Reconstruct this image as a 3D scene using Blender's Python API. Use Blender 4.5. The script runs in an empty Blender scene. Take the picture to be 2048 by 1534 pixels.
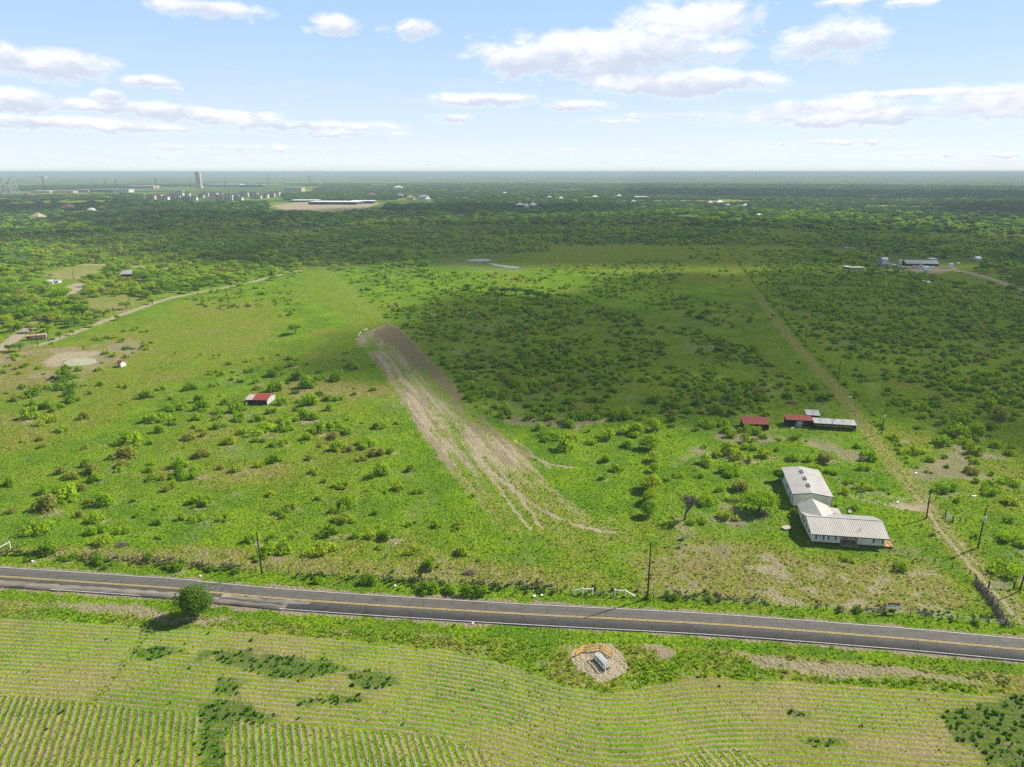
import bpy, math, random
import numpy as np
from mathutils import Vector
random.seed(7); RNG = np.random.default_rng(7)
S = bpy.context.scene
COL = S.collection
# ------------------------------------------------------------------ survey: camera and photo-to-ground helper
H = 80.0; F = 1420.0; PITCH = math.radians(16.6)
CP, SP = math.cos(PITCH), math.sin(PITCH)

def G(u, v, z=0.0):
    a = (u-1024)/F; b = (v-767)/F
    y = CP-SP*b; zz = -SP-CP*b; k = (z-H)/zz
    return (a*k, y*k)

def PX(x, y):
    """ground -> photo coordinates (arrays), used only to look plan-shapes up"""
    d = y*CP+H*SP
    d = np.where(d < 1, 1, d)
    return 1024+F*x/d, 767+F*(H*CP-y*SP)/d

def mpp(u, v):
    x, y = G(u, v)
    return (y*CP+H*SP)/F

# ------------------------------------------------------------------ numpy noise
def _h(ix, iy, s):
    n = (ix.astype(np.int64)*374761393 + iy.astype(np.int64)*668265263 + s*974634777) & 0xffffffff
    n = ((n ^ (n >> 13))*1274126177) & 0xffffffff
    n = n ^ (n >> 16)
    return (n & 0xffffff)/float(0xffffff)

def vnoise(x, y, s=0):
    ix = np.floor(x); iy = np.floor(y); fx = x-ix; fy = y-iy
    fx = fx*fx*(3-2*fx); fy = fy*fy*(3-2*fy)
    a = _h(ix, iy, s); b = _h(ix+1, iy, s); c = _h(ix, iy+1, s); d = _h(ix+1, iy+1, s)
    return (a*(1-fx)+b*fx)*(1-fy)+(c*(1-fx)+d*fx)*fy

def fbm(x, y, s=0, o=4):
    r = 0; a = .5; t = 0
    for i in range(o):
        r = r+a*vnoise(x, y, s+i*17); t += a
        x = x*2.03+11.3; y = y*2.03+5.7; a *= .5
    return r/t

def sst(e0, e1, x):
    t = np.clip((x-e0)/(e1-e0), 0, 1)
    return t*t*(3-2*t)

# ------------------------------------------------------------------ plan shapes
def seg_d(x, y, p, q):
    px, py = p; qx, qy = q
    dx, dy = qx-px, qy-py
    t = np.clip(((x-px)*dx+(y-py)*dy)/(dx*dx+dy*dy+1e-9), 0, 1)
    return np.hypot(x-(px+t*dx), y-(py+t*dy))

def poly(x, y, pts, soft=3.0, px=True):
    """0..1 membership of a plan polygon with a soft rim"""
    P = [G(*p) for p in pts] if px else pts
    xs = [p[0] for p in P]; ys = [p[1] for p in P]
    out = np.zeros(x.shape)
    m = (x > min(xs)-soft) & (x < max(xs)+soft) & (y > min(ys)-soft) & (y < max(ys)+soft)
    if not m.any(): return out
    X = x[m]; Y = y[m]
    ins = np.zeros(X.shape, bool); d = np.full(X.shape, 1e9)
    n = len(P)
    for i in range(n):
        p, q = P[i], P[(i+1) % n]
        d = np.minimum(d, seg_d(X, Y, p, q))
        c = ((p[1] > Y) != (q[1] > Y))
        if p[1] != q[1]:
            ins ^= c & (X < (q[0]-p[0])*(Y-p[1])/(q[1]-p[1])+p[0])
    sd = np.where(ins, d, -d)
    out[m] = sst(-soft, soft, sd)
    return out

def line(x, y, pts, w, soft=1.0, px=True):
    P = [G(*p) for p in pts] if px else pts
    xs = [p[0] for p in P]; ys = [p[1] for p in P]; k = w+soft*2
    out = np.zeros(x.shape)
    m = (x > min(xs)-k) & (x < max(xs)+k) & (y > min(ys)-k) & (y < max(ys)+k)
    if not m.any(): return out
    X = x[m]; Y = y[m]; d = np.full(X.shape, 1e9)
    for p, q in zip(P[:-1], P[1:]): d = np.minimum(d, seg_d(X, Y, p, q))
    out[m] = 1-sst(w-soft*.5, w+soft, d)
    return out

def ell(x, y, u, v, ru, rv, soft=.25):
    cx, cy = G(u, v); m = mpp(u, v)
    y1 = G(u, v-rv)[1]; y2 = G(u, v+rv)[1]
    ry = abs(y1-y2)/2; rx = ru*m
    q = np.hypot((x-cx)/rx, (y-(y1+y2)/2)/ry)
    return 1-sst(1-soft, 1+soft, q)

ROADPX = [(0, 1153), (350, 1178.6), (600, 1200.6), (1000, 1226), (1400, 1247), (1720, 1270.8), (2048, 1299.6)]
RW = [G(*p) for p in ROADPX]
RW = [(RW[0][0]-400, RW[0][1]+45)]+RW+[(RW[-1][0]+150, RW[-1][1]-24)]
def catmull(P, n=24):
    out = []
    for i in range(len(P)-1):
        p0 = P[max(i-1, 0)]; p1 = P[i]; p2 = P[i+1]; p3 = P[min(i+2, len(P)-1)]
        if i in (0, len(P)-2):
            for k in range(n): t = k/n; out.append((p1[0]+(p2[0]-p1[0])*t, p1[1]+(p2[1]-p1[1])*t))
            continue
        for k in range(n):
            t = k/n
            out.append(tuple(.5*((2*p1[j])+(-p0[j]+p2[j])*t+(2*p0[j]-5*p1[j]+4*p2[j]-p3[j])*t*t+(-p0[j]+3*p1[j]-3*p2[j]+p3[j])*t**3) for j in (0, 1)))
    out.append(P[-1]); return out
RC = np.array(catmull(RW))
# smooth the centre line
for _ in range(30):
    RC[1:-1] = RC[1:-1]*.5+(RC[:-2]+RC[2:])*.25
def yroad(x): return np.interp(x, RC[:, 0], RC[:, 1])
RHALF = 3.5

# regions traced from the photograph (photo coordinates of plan corners)
RUNWAY = [(708, 678), (735, 662), (778, 646), (800, 655), (850, 710), (905, 765), (940, 812), (1000, 868), (1050, 905), (1085, 950), (1130, 995), (1190, 1035), (1260, 1062), (1292, 1086), (1200, 1090), (1100, 1092), (1015, 1068), (960, 1015), (905, 955), (850, 878), (800, 800), (760, 735)]
RUNBROWN = [(745, 665), (778, 646), (800, 655), (850, 710), (905, 765), (940, 812), (1000, 868), (1045, 905), (1010, 880), (950, 850), (900, 800), (860, 770), (820, 720), (780, 690)]
UPRUN = [(590, 530), (652, 532), (700, 575), (778, 642), (712, 674), (670, 625), (615, 570)]
DRY1 = [(370, 590), (440, 600), (560, 600), (580, 650), (540, 690), (470, 735), (330, 790), (200, 860), (60, 905), (-60, 910), (-60, 740), (120, 745), (270, 700), (300, 640)]
DRY2 = [(1260, 1120), (1400, 1080), (1620, 1110), (1860, 1120), (1960, 1210), (1900, 1245), (1500, 1215), (1280, 1190)]
DRY3 = [(-60, 1095), (300, 1085), (560, 1100), (760, 1120), (1050, 1120), (1180, 1175), (900, 1165), (600, 1150), (-60, 1130)]
DRY4 = [(540, 760), (770, 765), (800, 790), (700, 800), (560, 790)]
FIELD_TOP = [(-300, 1218), (0, 1233), (300, 1250), (500, 1262), (700, 1278), (900, 1300), (1030, 1328), (1120, 1365), (1200, 1385), (1290, 1370), (1400, 1352), (1600, 1360), (1800, 1375), (2048, 1392), (2400, 1420)]
FT = [G(*p) for p in FIELD_TOP]
VROWS = [[(-200, 1366), (0, 1388), (200, 1408), (398, 1432), (390, 1480), (378, 1700), (-400, 1700)],
         [(470, 1440), (640, 1452), (850, 1470), (960, 1500), (1060, 1600), (1100, 1700), (400, 1700), (440, 1500)],
         [(1390, 1500), (1480, 1503), (1540, 1530), (1620, 1600), (1300, 1600), (1330, 1540)]]
WEEDS = [[(265, 1298), (330, 1292), (380, 1302), (300, 1312)], [(400, 1300), (520, 1298), (560, 1312), (650, 1322), (700, 1348), (560, 1356), (440, 1342), (380, 1326)],
         [(440, 1362), (480, 1372), (470, 1396), (420, 1392)], [(390, 1412), (470, 1402), (560, 1425), (540, 1440), (480, 1442), (430, 1480), (445, 1560), (380, 1560), (398, 1440)],
         [(600, 1392), (720, 1400), (740, 1412), (640, 1410)], [(1870, 1430), (1950, 1405), (2048, 1378), (2200, 1380), (2200, 1560), (1990, 1560), (1960, 1490), (1900, 1475)],
         [(1585, 1425), (1640, 1445), (1600, 1442)], [(1600, 1480), (1700, 1490), (1640, 1500)], [(690, 1355), (760, 1345), (800, 1372), (720, 1385)]]
RAMTRACK = [(1440, 490), (1480, 545), (1530, 610), (1600, 700), (1680, 785), (1740, 868), (1800, 945), (1850, 1003), (1878, 1045), (1920, 1100), (1990, 1172), (2048, 1238), (2120, 1320)]
GROAD = [(-60, 722), (0, 697), (30, 676), (56, 659), (75, 645)]
GROAD2 = [(75, 690), (110, 680), (150, 665), (200, 645), (250, 627), (310, 605), (345, 595), (378, 588), (450, 575), (520, 560), (600, 540)]
RROAD = [(1800, 541), (1850, 539), (1893, 538), (1940, 545), (2000, 563), (2048, 584), (2150, 640)]
TANF = [(75, 548), (120, 536), (175, 528), (212, 534), (206, 556), (110, 560)]
OLIVE = [(-60, 700), (60, 690), (200, 690), (280, 660), (300, 700), (220, 735), (140, 760), (40, 780), (-60, 790)]
# ground cover in the far distance
FARTAN = [(1700, 432), (1790, 430), (1900, 440), (2000, 460), (1900, 470), (1780, 455)]
FARFIELDS = [([(1520, 402), (1600, 404), (1640, 416), (1560, 414)], .8), ([(1080, 488), (1400, 488), (1560, 490), (1700, 500), (1640, 530), (1530, 590), (1330, 560), (1180, 545), (1000, 530)], .44),
             ([(600, 372), (790, 374), (860, 382), (750, 392), (640, 388)], .5), ([(0, 372), (240, 374), (330, 378), (200, 384), (0, 385)], .5),
             ([(1640, 440), (1800, 425), (2100, 430), (2100, 490), (1900, 480), (1760, 470)], .36), ([(200, 412), (520, 402), (560, 410), (300, 424)], .6),
             ([(1380, 430), (1460, 432), (1650, 470), (1540, 474)], .42)]
WOODC = []

def cover(x, y):
    """everything the ground knows about itself at plan points x, y"""
    r = np.hypot(x, y)
    w1 = (fbm(x/9, y/9, 3)-.5); w2 = (fbm(x/2.5, y/2.5, 9, 3)-.5)
    sc = np.clip(r/250, .4, 8)
    X = x+w1*7*sc+w2*1.5; Y = y+(fbm(x/9, y/9, 41)-.5)*9*sc+(fbm(x/2.5, y/2.5, 77, 3)-.5)*2
    big = fbm(x/45, y/45, 5); mid = fbm(x/14, y/14, 21); sml = fbm(x/4, y/4, 33)
    u, v = PX(x, y)
    front = y > 20
    lush = .92+(big-.5)*1.6+(mid-.5)*1.0
    dirt = .09+sst(.58, .80, mid)*.26+sst(.58, .8, sml)*.20
    brown = .35+(mid-.5)*.6
    dark = np.zeros(x.shape)
    p = poly(X, Y, DRY1, 10); lush = lush*(1-p)+p*(.44+(mid-.5)*.7); dirt = dirt*(1-p*.6)+p*.05
    p = poly(X, Y, DRY2, 5); lush = lush*(1-p)+p*(.22+(sml-.5)*.9); dirt = np.maximum(dirt, p*(.18+.6*sst(.48, .75, sml)))
    p = poly(X, Y, DRY3, 3); lush = lush*(1-p)+p*(.22+(sml-.5)*.8); dirt = np.maximum(dirt, p*(.12+.5*sst(.5, .8, sml))); brown = brown+p*.2
    p = poly(X, Y, DRY4, 4); lush = lush*(1-p)+p*.15; dirt = np.maximum(dirt, p*.2)
    p = poly(X, Y, OLIVE, 8); lush = lush*(1-p)+p*(.15+(mid-.5)*.6); dirt = np.maximum(dirt, p*sst(.42, .62, mid)*.7)
    # brush country on the right: greyer, patchy soil
    p = poly(X, Y, [(800, 655), (900, 590), (1300, 640), (1560, 700), (1720, 840), (1500, 850), (1320, 830), (1050, 850), (960, 820), (860, 720)], 8)
    lush = lush*(1-p)+p*(.70+(mid-.5)*.8); dirt = np.maximum(dirt, p*sst(.48, .72, mid)*.42); brown = brown*(1-p)+p*.35
    p = poly(X, Y, [(1480, 500), (2300, 500), (2300, 1000), (2048, 930), (1830, 860), (1720, 790), (1600, 670)], 10)
    lush = lush*(1-p)+p*(.66+(mid-.5)*.7); dirt = np.maximum(dirt, p*sst(.52, .74, mid)*.4); brown = brown*(1-p)+p*.4
    p = poly(X, Y, [(1330, 860), (1450, 850), (1760, 900), (1900, 880), (2100, 930), (2100, 1180), (1990, 1100), (1780, 950), (1700, 930), (1560, 930), (1560, 1060), (1330, 1080)], 6)
    dirt = np.maximum(dirt, p*sst(.47, .68, mid)*.7)
    p = poly(X, Y, [(1010, 835), (1120, 832), (1210, 838), (1180, 850), (1090, 855), (1020, 850)], 3); dirt = np.maximum(dirt, p*.75); brown = np.maximum(brown, p*.6)
    # airstrip
    p = poly(x+w2*1.6, y+w2*1.6, RUNWAY, 1.3)
    th = math.radians(-19.7); along = x*math.sin(th)+y*math.cos(th); across = x*math.cos(th)-y*math.sin(th)
    streak = fbm(across/1.3, along/30, 61, 3)
    fade = (1-sst(950, 1090, v+w1*40)*.42)*(1-.5*sst(-14, 8, across-(-0.0)+w1*8)*sst(900, 960, v))
    d = p*np.clip(.84+(streak-.5)*1.5+w2*.7, .2, 1.05)*fade
    gp = np.maximum(ell(X, Y, 925, 825, 40, 26), np.maximum(line(X, Y, [(775, 690), (830, 745), (890, 800)], 4, 4)*.8, np.maximum(ell(X, Y, 745, 690, 22, 14), ell(X, Y, 1040, 1040, 26, 18)*.7)))
    gp = np.maximum(gp*.75, p*sst(.60, .70, fbm(across/6, along/22, 66, 4))*.6)
    d = d*(1-gp*.55)
    dirt = dirt*(1-p)+d; lush = lush*(1-p)+p*(.5+gp*.3)
    brown = brown*(1-p)+p*(.12+sst(.5, .62, fbm(across/1.3, along/30, 63, 3))*.35)
    q = poly(x+w2*5, y+w2*6, RUNBROWN, 3); brown = brown*(1-q)+q*.85; dirt = np.maximum(dirt, q*.80*(1-gp*.7))
    for L, w in (([(1040, 900), (1075, 918), (1110, 931), (1145, 934)], .45), ([(960, 925), (1020, 975), (1065, 1008), (1115, 1035), (1170, 1055), (1230, 1065)], .5), ([(1030, 880), (1060, 905), (1100, 935)], .4),
                 ([(880, 800), (980, 950), (1060, 1060)], .35), ([(905, 800), (1010, 955), (1085, 1055)], .35)):
        dirt = np.maximum(dirt, line(x+w2*1.2, y+w2*1.2, L, w, .6)*.85)
    p = poly(x, y, UPRUN, 2)
    e = line(x+w1*4, y, [(652, 534), (700, 577), (778, 642)], 5, 6)
    lush = lush*(1-p)+p*(.58+(streak-.5)*.5); dirt = dirt*(1-p)+p*(.08+sst(.5, .8, streak)*.22)+p*e*.15; brown = brown*(1-p)+p*.1
    # sunken lane under the pole line, gravel lanes
    a = line(X*0+x+w2*1.2, y+w2*1.2, RAMTRACK, 2.6, 1.2)
    lush = lush*(1-a)+a*.34; dirt = dirt*(1-a)+a*.30; brown = brown*(1-a)
    for o in (-1.0, 1.0):
        pts = [(G(*p)[0]+o, G(*p)[1]) for p in RAMTRACK]
        a = line(x+w2*1.4, y+w2*1.4, pts, .38, .5, px=False)
        dirt = np.maximum(dirt, a*(.40+(.45 if o < 0 else .12)*sst(900, 1040, v))); brown = brown*(1-a)+a*.1
    for L in ([(1672, 958), (1730, 985), (1790, 996), (1850, 1005)], [(1865, 1010), (1810, 1012), (1770, 1008), (1700, 990)]):
        a = line(x+w2*2, y+w2*2, L, 1.3, 1.5); dirt = np.maximum(dirt, a*.45); brown = brown*(1-a)+a*.05
    a = poly(x+w2*3, y+w2*3, [(1768, 1008), (1800, 1002), (1860, 1008), (1862, 1022), (1800, 1020)], 1.2); dirt = np.maximum(dirt, a*.95); brown = brown*(1-a)
    gr = np.maximum(line(x+w2, y+w2, GROAD, 3.0, 1), line(x+w2*2, y+w2*2, GROAD2, 1.9, .9)*sst(.25, .45, vnoise(x/13, y/13, 91)+.15))
    gr = np.maximum(gr, line(x+w2*2, y+w2*2, RROAD, 3.2, 1.2))
    gr = np.maximum(gr, line(x, y, [(172, 529), (230, 530), (300, 534), (350, 537)], 3, 2))
    gr = np.maximum(gr, line(x, y, [(163, 567), (150, 572), (145, 580), (152, 588)], 5, 2))
    gr = np.maximum(gr, line(x, y, [(1380, 420), (1900, 421), (2300, 424)], 12, 6)*(u > 1830))
    p = poly(X, Y, TANF, 5); dirt = np.maximum(dirt, p*.62); brown = brown*(1-p)+p*.15; lush = lush*(1-p*.7)
    p = poly(X, Y, [(165, 598), (230, 590), (300, 598), (250, 630), (170, 628)], 5); dirt = np.maximum(dirt, p*.4); lush = lush*(1-p*.5)
    # stock ponds and their clay banks
    p = poly(x+w2*3, y+w1*5, [(82, 725), (110, 708), (150, 702), (200, 700), (208, 708), (170, 716), (128, 722), (128, 733), (95, 734)], 3)
    dirt = np.maximum(dirt, p); brown = brown*(1-p)+p*.1
    p = poly(X, Y, [(860, 520), (920, 508), (1100, 508), (1130, 520), (1060, 545), (980, 545), (900, 535)], 8); dirt = np.maximum(dirt, p*.5); brown = brown*(1-p)+p*.5
    # ranch yard, building plots
    p = poly(X, Y, [(1750, 532), (1780, 528), (1880, 527), (1920, 540), (1890, 548), (1800, 548)], 6); yard2 = p; dirt = np.maximum(dirt, p*.65); brown = brown*(1-p)+p*.15
    p = poly(X, Y, [(535, 412), (600, 404), (765, 405), (720, 419), (640, 422), (560, 419)], 12); yard = p; brown = brown*(1-p)+p*.2
    # road verge
    dr = y-yroad(x)
    p = sst(3.4, 4.2, np.abs(dr))*(1-sst(7.0, 10.0, np.abs(dr)+w1*4)); near = np.abs(x) < 500
    p = p*near; lush = lush*(1-p*.9)+p*.9*(.78+(sml-.5)*.5); dirt = dirt*(1-p*.8)
    a = (1-sst(3.7, 4.9, np.abs(dr)+w2*2.2+w1*1.2))*near; dirt = np.maximum(dirt, a*.9); brown = brown*(1-a)+a*.45
    # strip between road and field
    yf = np.interp(x, [p[0] for p in FT], [p[1] for p in FT])
    south = (dr < -4)
    s = sst(-.8, .8, (yf-y)+w2*1.6)*south           # field membership
    mid_strip = south*(1-s)*sst(6.5, 9, -dr)
    lush = np.where(mid_strip > .3, .55+(mid-.5)*1.5+(sml-.5)*.6, lush)
    dirt = np.where(mid_strip > .3, np.maximum(dirt*.5, sst(.52, .72, fbm(x/5, y/2.2, 55))*.42), dirt)
    for Pn, k in (([(1430, 1303), (1500, 1306), (1600, 1312), (1700, 1322), (1900, 1345), (2000, 1362), (1700, 1352), (1540, 1338)], .8), ([(60, 1207), (200, 1203), (330, 1222), (440, 1232), (480, 1244), (330, 1240), (150, 1222)], .8), ([(1292, 1290), (1330, 1284), (1362, 1300), (1340, 1314), (1300, 1310)], 1.0)):
        a = poly(X, Y, Pn, 1.0)*sst(.3, .55, sml+.1)*k; dirt = np.maximum(dirt, a); brown = brown*(1-a)+a*.42
    # crop rows
    bump = 4.6*np.exp(-((x-13.5)/15.0)**2)+.8*np.sin(x/23.)
    phA = (yroad(x)-bump-y+w1*.5)/1.02
    t2 = math.radians(-20.5); phB = (x*math.cos(t2)-y*math.sin(t2)+w1*.3)/1.05
    b = np.zeros(x.shape)
    for V in VROWS: b = np.maximum(b, poly(x+w2, y+w2, V, .5))
    b = b*s
    wd = np.zeros(x.shape)
    for V in WEEDS: wd = np.maximum(wd, poly(X, Y, V, .9)*s)
    wd = wd*sst(.30, .5, sml+.12)
    fl = .52+(fbm(x/14, y/7, 14)-.5)*1.2+(u < 900)*.06
    lush = lush*(1-s)+s*np.clip(fl, .1, 1)
    dirt = dirt*(1-s)+s*.12; brown = brown*(1-s)+s*(.3+(mid-.5)*.5)
    # pad of the gas meter
    p = poly(x+w2*1.5, y+w2*1.5, [(1137, 1318), (1150, 1298), (1175, 1288), (1222, 1290), (1243, 1308), (1255, 1335), (1240, 1352), (1200, 1362), (1170, 1345), (1150, 1335)], .7)
    dirt = np.maximum(dirt, p*1.3); brown = brown*(1-p); s = s*(1-p)
    # far country
    far = sst(500, 900, r+w1*120)
    fbig = fbm(x/500+3, y/260, 71, 4); fm = fbm(x/120, y/70, 81, 4)
    flush = .36+(fbig-.5)*1.2
    dark = np.zeros(x.shape)+sst(.28, .46, fbm(x/300, y/190, 88, 5))*far
    fd = sst(.66, .78, fm)*.35*far*sst(2500, 4000, r)
    ff = np.zeros(x.shape)
    for Pn, k in FARFIELDS:
        p = poly(X, Y, Pn, 30); lush = lush*(1-p)+p*k; far = far*(1-p); dark = np.maximum(dark*(1-p), p*.42*(r > 900)); ff = np.maximum(ff, p); dirt = dirt*(1-p*.8)
    lush = lush*(1-far)+far*flush; dirt = np.maximum(dirt*(1-far*.6), fd)
    p = poly(X, Y, FARTAN, 25); dirt = np.maximum(dirt, p*.35); brown = brown*(1-p)+p*.5
    dirt = np.maximum(np.maximum(dirt, gr*1.2), np.maximum(yard*1.1, yard2*.75)); dark = dark*(1-yard)*(1-yard2); brown = brown*(1-gr); dark = dark*(1-gr)
    return dict(dirt=np.clip(dirt, 0, 1.2), lush=np.clip(lush, 0, 1.1), brown=np.clip(brown, 0, 1), dark=np.clip(dark, 0, 1), weed=wd, phA=phA, phB=phB,
                ampA=s*(1-b), ampB=b, u=u, v=v, r=r, dr=dr, strip=mid_strip, field=s, gravel=gr, far=far, ff=ff, runway=poly(x, y, RUNWAY, 2.5))

def hills(x, y):
    r = np.hypot(x, y)
    return sst(6000, 14000, r)*(fbm(x/5200, y/2600, 301, 3)-.25)*46+sst(13000, 30000, r)*fbm(x/4200, y/9000, 333, 3)*52

# ------------------------------------------------------------------ node helpers
class NT:
    def __init__(s, tree): s.t = tree; s.n = tree.nodes; s.l = tree.links
    def new(s, k, **kw):
        n = s.n.new(k)
        for a, b in kw.items(): setattr(n, a, b)
        return n
    def put(s, sock, v):
        if isinstance(v, bpy.types.NodeSocket): s.l.new(v, sock)
        elif v is not None: sock.default_value = v
    def m(s, op, a, b=None, c=None, clamp=False):
        n = s.new('ShaderNodeMath', operation=op, use_clamp=clamp)
        s.put(n.inputs[0], a); s.put(n.inputs[1], b); s.put(n.inputs[2], c)
        return n.outputs[0]
    def mix(s, f, a, b, mode='MIX'):
        n = s.new('ShaderNodeMix', data_type='RGBA', blend_type=mode)
        s.put(n.inputs[0], f)
        for i, q in ((6, a), (7, b)): s.put(n.inputs[i], (*q, 1) if isinstance(q, tuple) and len(q) == 3 else q)
        return n.outputs[2]
    def ramp(s, v, a, b):
        n = s.new('ShaderNodeMapRange', interpolation_type='SMOOTHSTEP')
        s.put(n.inputs[0], v); s.put(n.inputs[1], a); s.put(n.inputs[2], b)
        return n.outputs[0]
    def noise(s, vec, scale, detail=3, rough=.5, dist=0):
        n = s.new('ShaderNodeTexNoise'); s.put(n.inputs['Vector'], vec)
        n.inputs['Scale'].default_value = scale; n.inputs['Detail'].default_value = detail
        n.inputs['Roughness'].default_value = rough; n.inputs['Distortion'].default_value = dist
        return n.outputs[0]

def new_mat(name):
    m = bpy.data.materials.new(name); m.use_nodes = True
    t = NT(m.node_tree)
    bs = m.node_tree.nodes['Principled BSDF']
    bs.inputs['Specular IOR Level'].default_value = .25
    return m, t, bs

MATS = {}
def mat(name, c, rough=.7, metal=0., var=.18, scale=1.5, c2=None, stretch=None):
    """painted or raw surface with procedural wear"""
    if name in MATS: return MATS[name]
    m, t, bs = new_mat(name)
    tc = t.new('ShaderNodeTexCoord').outputs['Object']
    if stretch:
        mp = t.new('ShaderNodeMapping'); t.put(mp.inputs[0], tc); mp.inputs['Scale'].default_value = stretch; tc = mp.outputs[0]
    n = t.noise(tc, scale, 5, .6)
    k = t.ramp(n, .3, .72)
    d = c2 or tuple(x*(1-var*1.6) for x in c)
    t.put(bs.inputs['Base Color'], t.mix(k, tuple(min(x*(1+var*.4), 1) for x in c), d))
    bs.inputs['Roughness'].default_value = rough; bs.inputs['Metallic'].default_value = metal
    MATS[name] = m; return m

def leaf_mat(name, a, b, trans=.48):
    m, t, bs = new_mat(name)
    oi = t.new('ShaderNodeObjectInfo').outputs['Random']
    gp = t.new('ShaderNodeNewGeometry')
    n = t.noise(gp.outputs['Position'], .9, 3)
    n2 = t.noise(gp.outputs['Position'], 4.5, 2)
    k = t.m('ADD', t.m('MULTIPLY', n, 1.3), t.m('MULTIPLY', oi, .55)); k = t.m('ADD', k, t.m('MULTIPLY', n2, .5))
    col = t.mix(t.ramp(k, .65, 1.65), a, b)
    df = t.new('ShaderNodeBsdfDiffuse'); tr = t.new('ShaderNodeBsdfTranslucent'); ms = t.new('ShaderNodeMixShader')
    t.put(df.inputs[0], col); t.put(tr.inputs[0], col); ms.inputs[0].default_value = trans
    t.l.new(df.outputs[0], ms.inputs[1]); t.l.new(tr.outputs[0], ms.inputs[2])
    m.node_tree.nodes.remove(bs)
    t.l.new(ms.outputs[0], m.node_tree.nodes['Material Output'].inputs[0])
    MATS[name] = m; return m

LG = dict(y=((.30, .42, .015), (.44, .54, .03)), g=((.22, .39, .010), (.35, .52, .018)), d=((.13, .26, .010), (.22, .38, .016)), o=((.27, .31, .04), (.38, .39, .08)))
LG['k'] = ((.065, .15, .010), (.13, .24, .015)); LG['f'] = ((.055, .12, .025), (.11, .19, .04))
LEAF = {k: leaf_mat('foliage_'+k, *v) for k, v in LG.items()}
BARK = mat('bark', (.10, .075, .055), .9, var=.3, scale=6)
GREYBARK = mat('grey_twigs', (.24, .20, .16), .9, var=.3, scale=5)

# ------------------------------------------------------------------ mesh helpers
def np_mesh(name, V, Fc, smooth=False):
    V = np.asarray(V, np.float32); Fc = np.asarray(Fc, np.int32)
    me = bpy.data.meshes.new(name); n, k = Fc.shape
    me.vertices.add(len(V)); me.vertices.foreach_set('co', V.ravel())
    me.loops.add(n*k); me.loops.foreach_set('vertex_index', Fc.ravel())
    me.polygons.add(n); me.polygons.foreach_set('loop_start', np.arange(n, dtype=np.int32)*k)
    me.polygons.foreach_set('loop_total', np.full(n, k, np.int32))
    if smooth: me.polygons.foreach_set('use_smooth', np.ones(n, bool))
    me.update(calc_edges=True); return me

def fattr(me, name, arr, kind='FLOAT'):
    a = me.attributes.new(name, kind, 'POINT')
    a.data.foreach_set({'FLOAT': 'value', 'INT': 'value', 'FLOAT_COLOR': 'color', 'FLOAT_VECTOR': 'vector'}[kind], np.ascontiguousarray(arr, np.int32 if kind == 'INT' else np.float32).ravel())

def tag(o, label=None, cat=None, group=None, kind=None):
    if label: o['label'] = label
    if cat: o['category'] = cat
    if group: o['group'] = group
    if kind: o['kind'] = kind
    return o

def link(name, me, parent=None, m=None):
    o = bpy.data.objects.new(name, me); COL.objects.link(o)
    if parent: o.parent = parent
    if m: me.materials.append(m)
    return o

def empty(name, loc, rz=0):
    o = bpy.data.objects.new(name, None); COL.objects.link(o)
    o.location = loc; o.rotation_euler = (0, 0, rz); o.empty_display_size = .3; return o

class MB:
    def __init__(s): s.v = []; s.f = []
    def add(s, vs, fs):
        k = len(s.v); s.v += [tuple(p) for p in vs]; s.f += [tuple(i+k for i in f) for f in fs]; return s
    def hexa(s, b, t):
        return s.add(list(b)+list(t), [(3, 2, 1, 0), (4, 5, 6, 7), (0, 1, 5, 4), (1, 2, 6, 5), (2, 3, 7, 6), (3, 0, 4, 7)])
    def box(s, x0, x1, y0, y1, z0, z1):
        return s.hexa([(x0, y0, z0), (x1, y0, z0), (x1, y1, z0), (x0, y1, z0)], [(x0, y0, z1), (x1, y0, z1), (x1, y1, z1), (x0, y1, z1)])
    def plate(s, q, th):
        """a quad given thickness downwards"""
        return s.hexa([(p[0], p[1], p[2]-th) for p in q], q)
    def tube(s, p, q, r0, r1=None, n=7):
        r1 = r0 if r1 is None else r1
        p = Vector(p); q = Vector(q); d = (q-p).normalized()
        a = d.orthogonal().normalized(); b = d.cross(a)
        vs = []
        for c, r in ((p, r0), (q, r1)):
            for i in range(n):
                t = 2*math.pi*i/n; vs.append(c+a*math.cos(t)*r+b*math.sin(t)*r)
        fs = [(i, (i+1) % n, n+(i+1) % n, n+i) for i in range(n)]+[tuple(range(n-1, -1, -1)), tuple(range(n, 2*n))]
        return s.add(vs, fs)
    def path(s, pts, r, n=7):
        for a, b in zip(pts[:-1], pts[1:]): s.tube(a, b, r, r, n)
        return s
    def prism(s, pts, z0, z1):
        n = len(pts)
        return s.add([(p[0], p[1], z0) for p in pts]+[(p[0], p[1], z1) for p in pts], [tuple(range(n-1, -1, -1)), tuple(range(n, 2*n))]+[(i, (i+1) % n, n+(i+1) % n, n+i) for i in range(n)])
    def build(s, name, m, parent=None, bevel=0):
        me = bpy.data.meshes.new(name); me.from_pydata(s.v, [], s.f); me.update()
        o = link(name, me, parent, m)
        if bevel:
            b = o.modifiers.new('bevel', 'BEVEL'); b.width = bevel; b.segments = 2
        return o

def copy_tree(o, parent=None):
    c = o.copy(); COL.objects.link(c); c.parent = parent
    for ch in o.children: copy_tree(ch, c)
    return c

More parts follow.
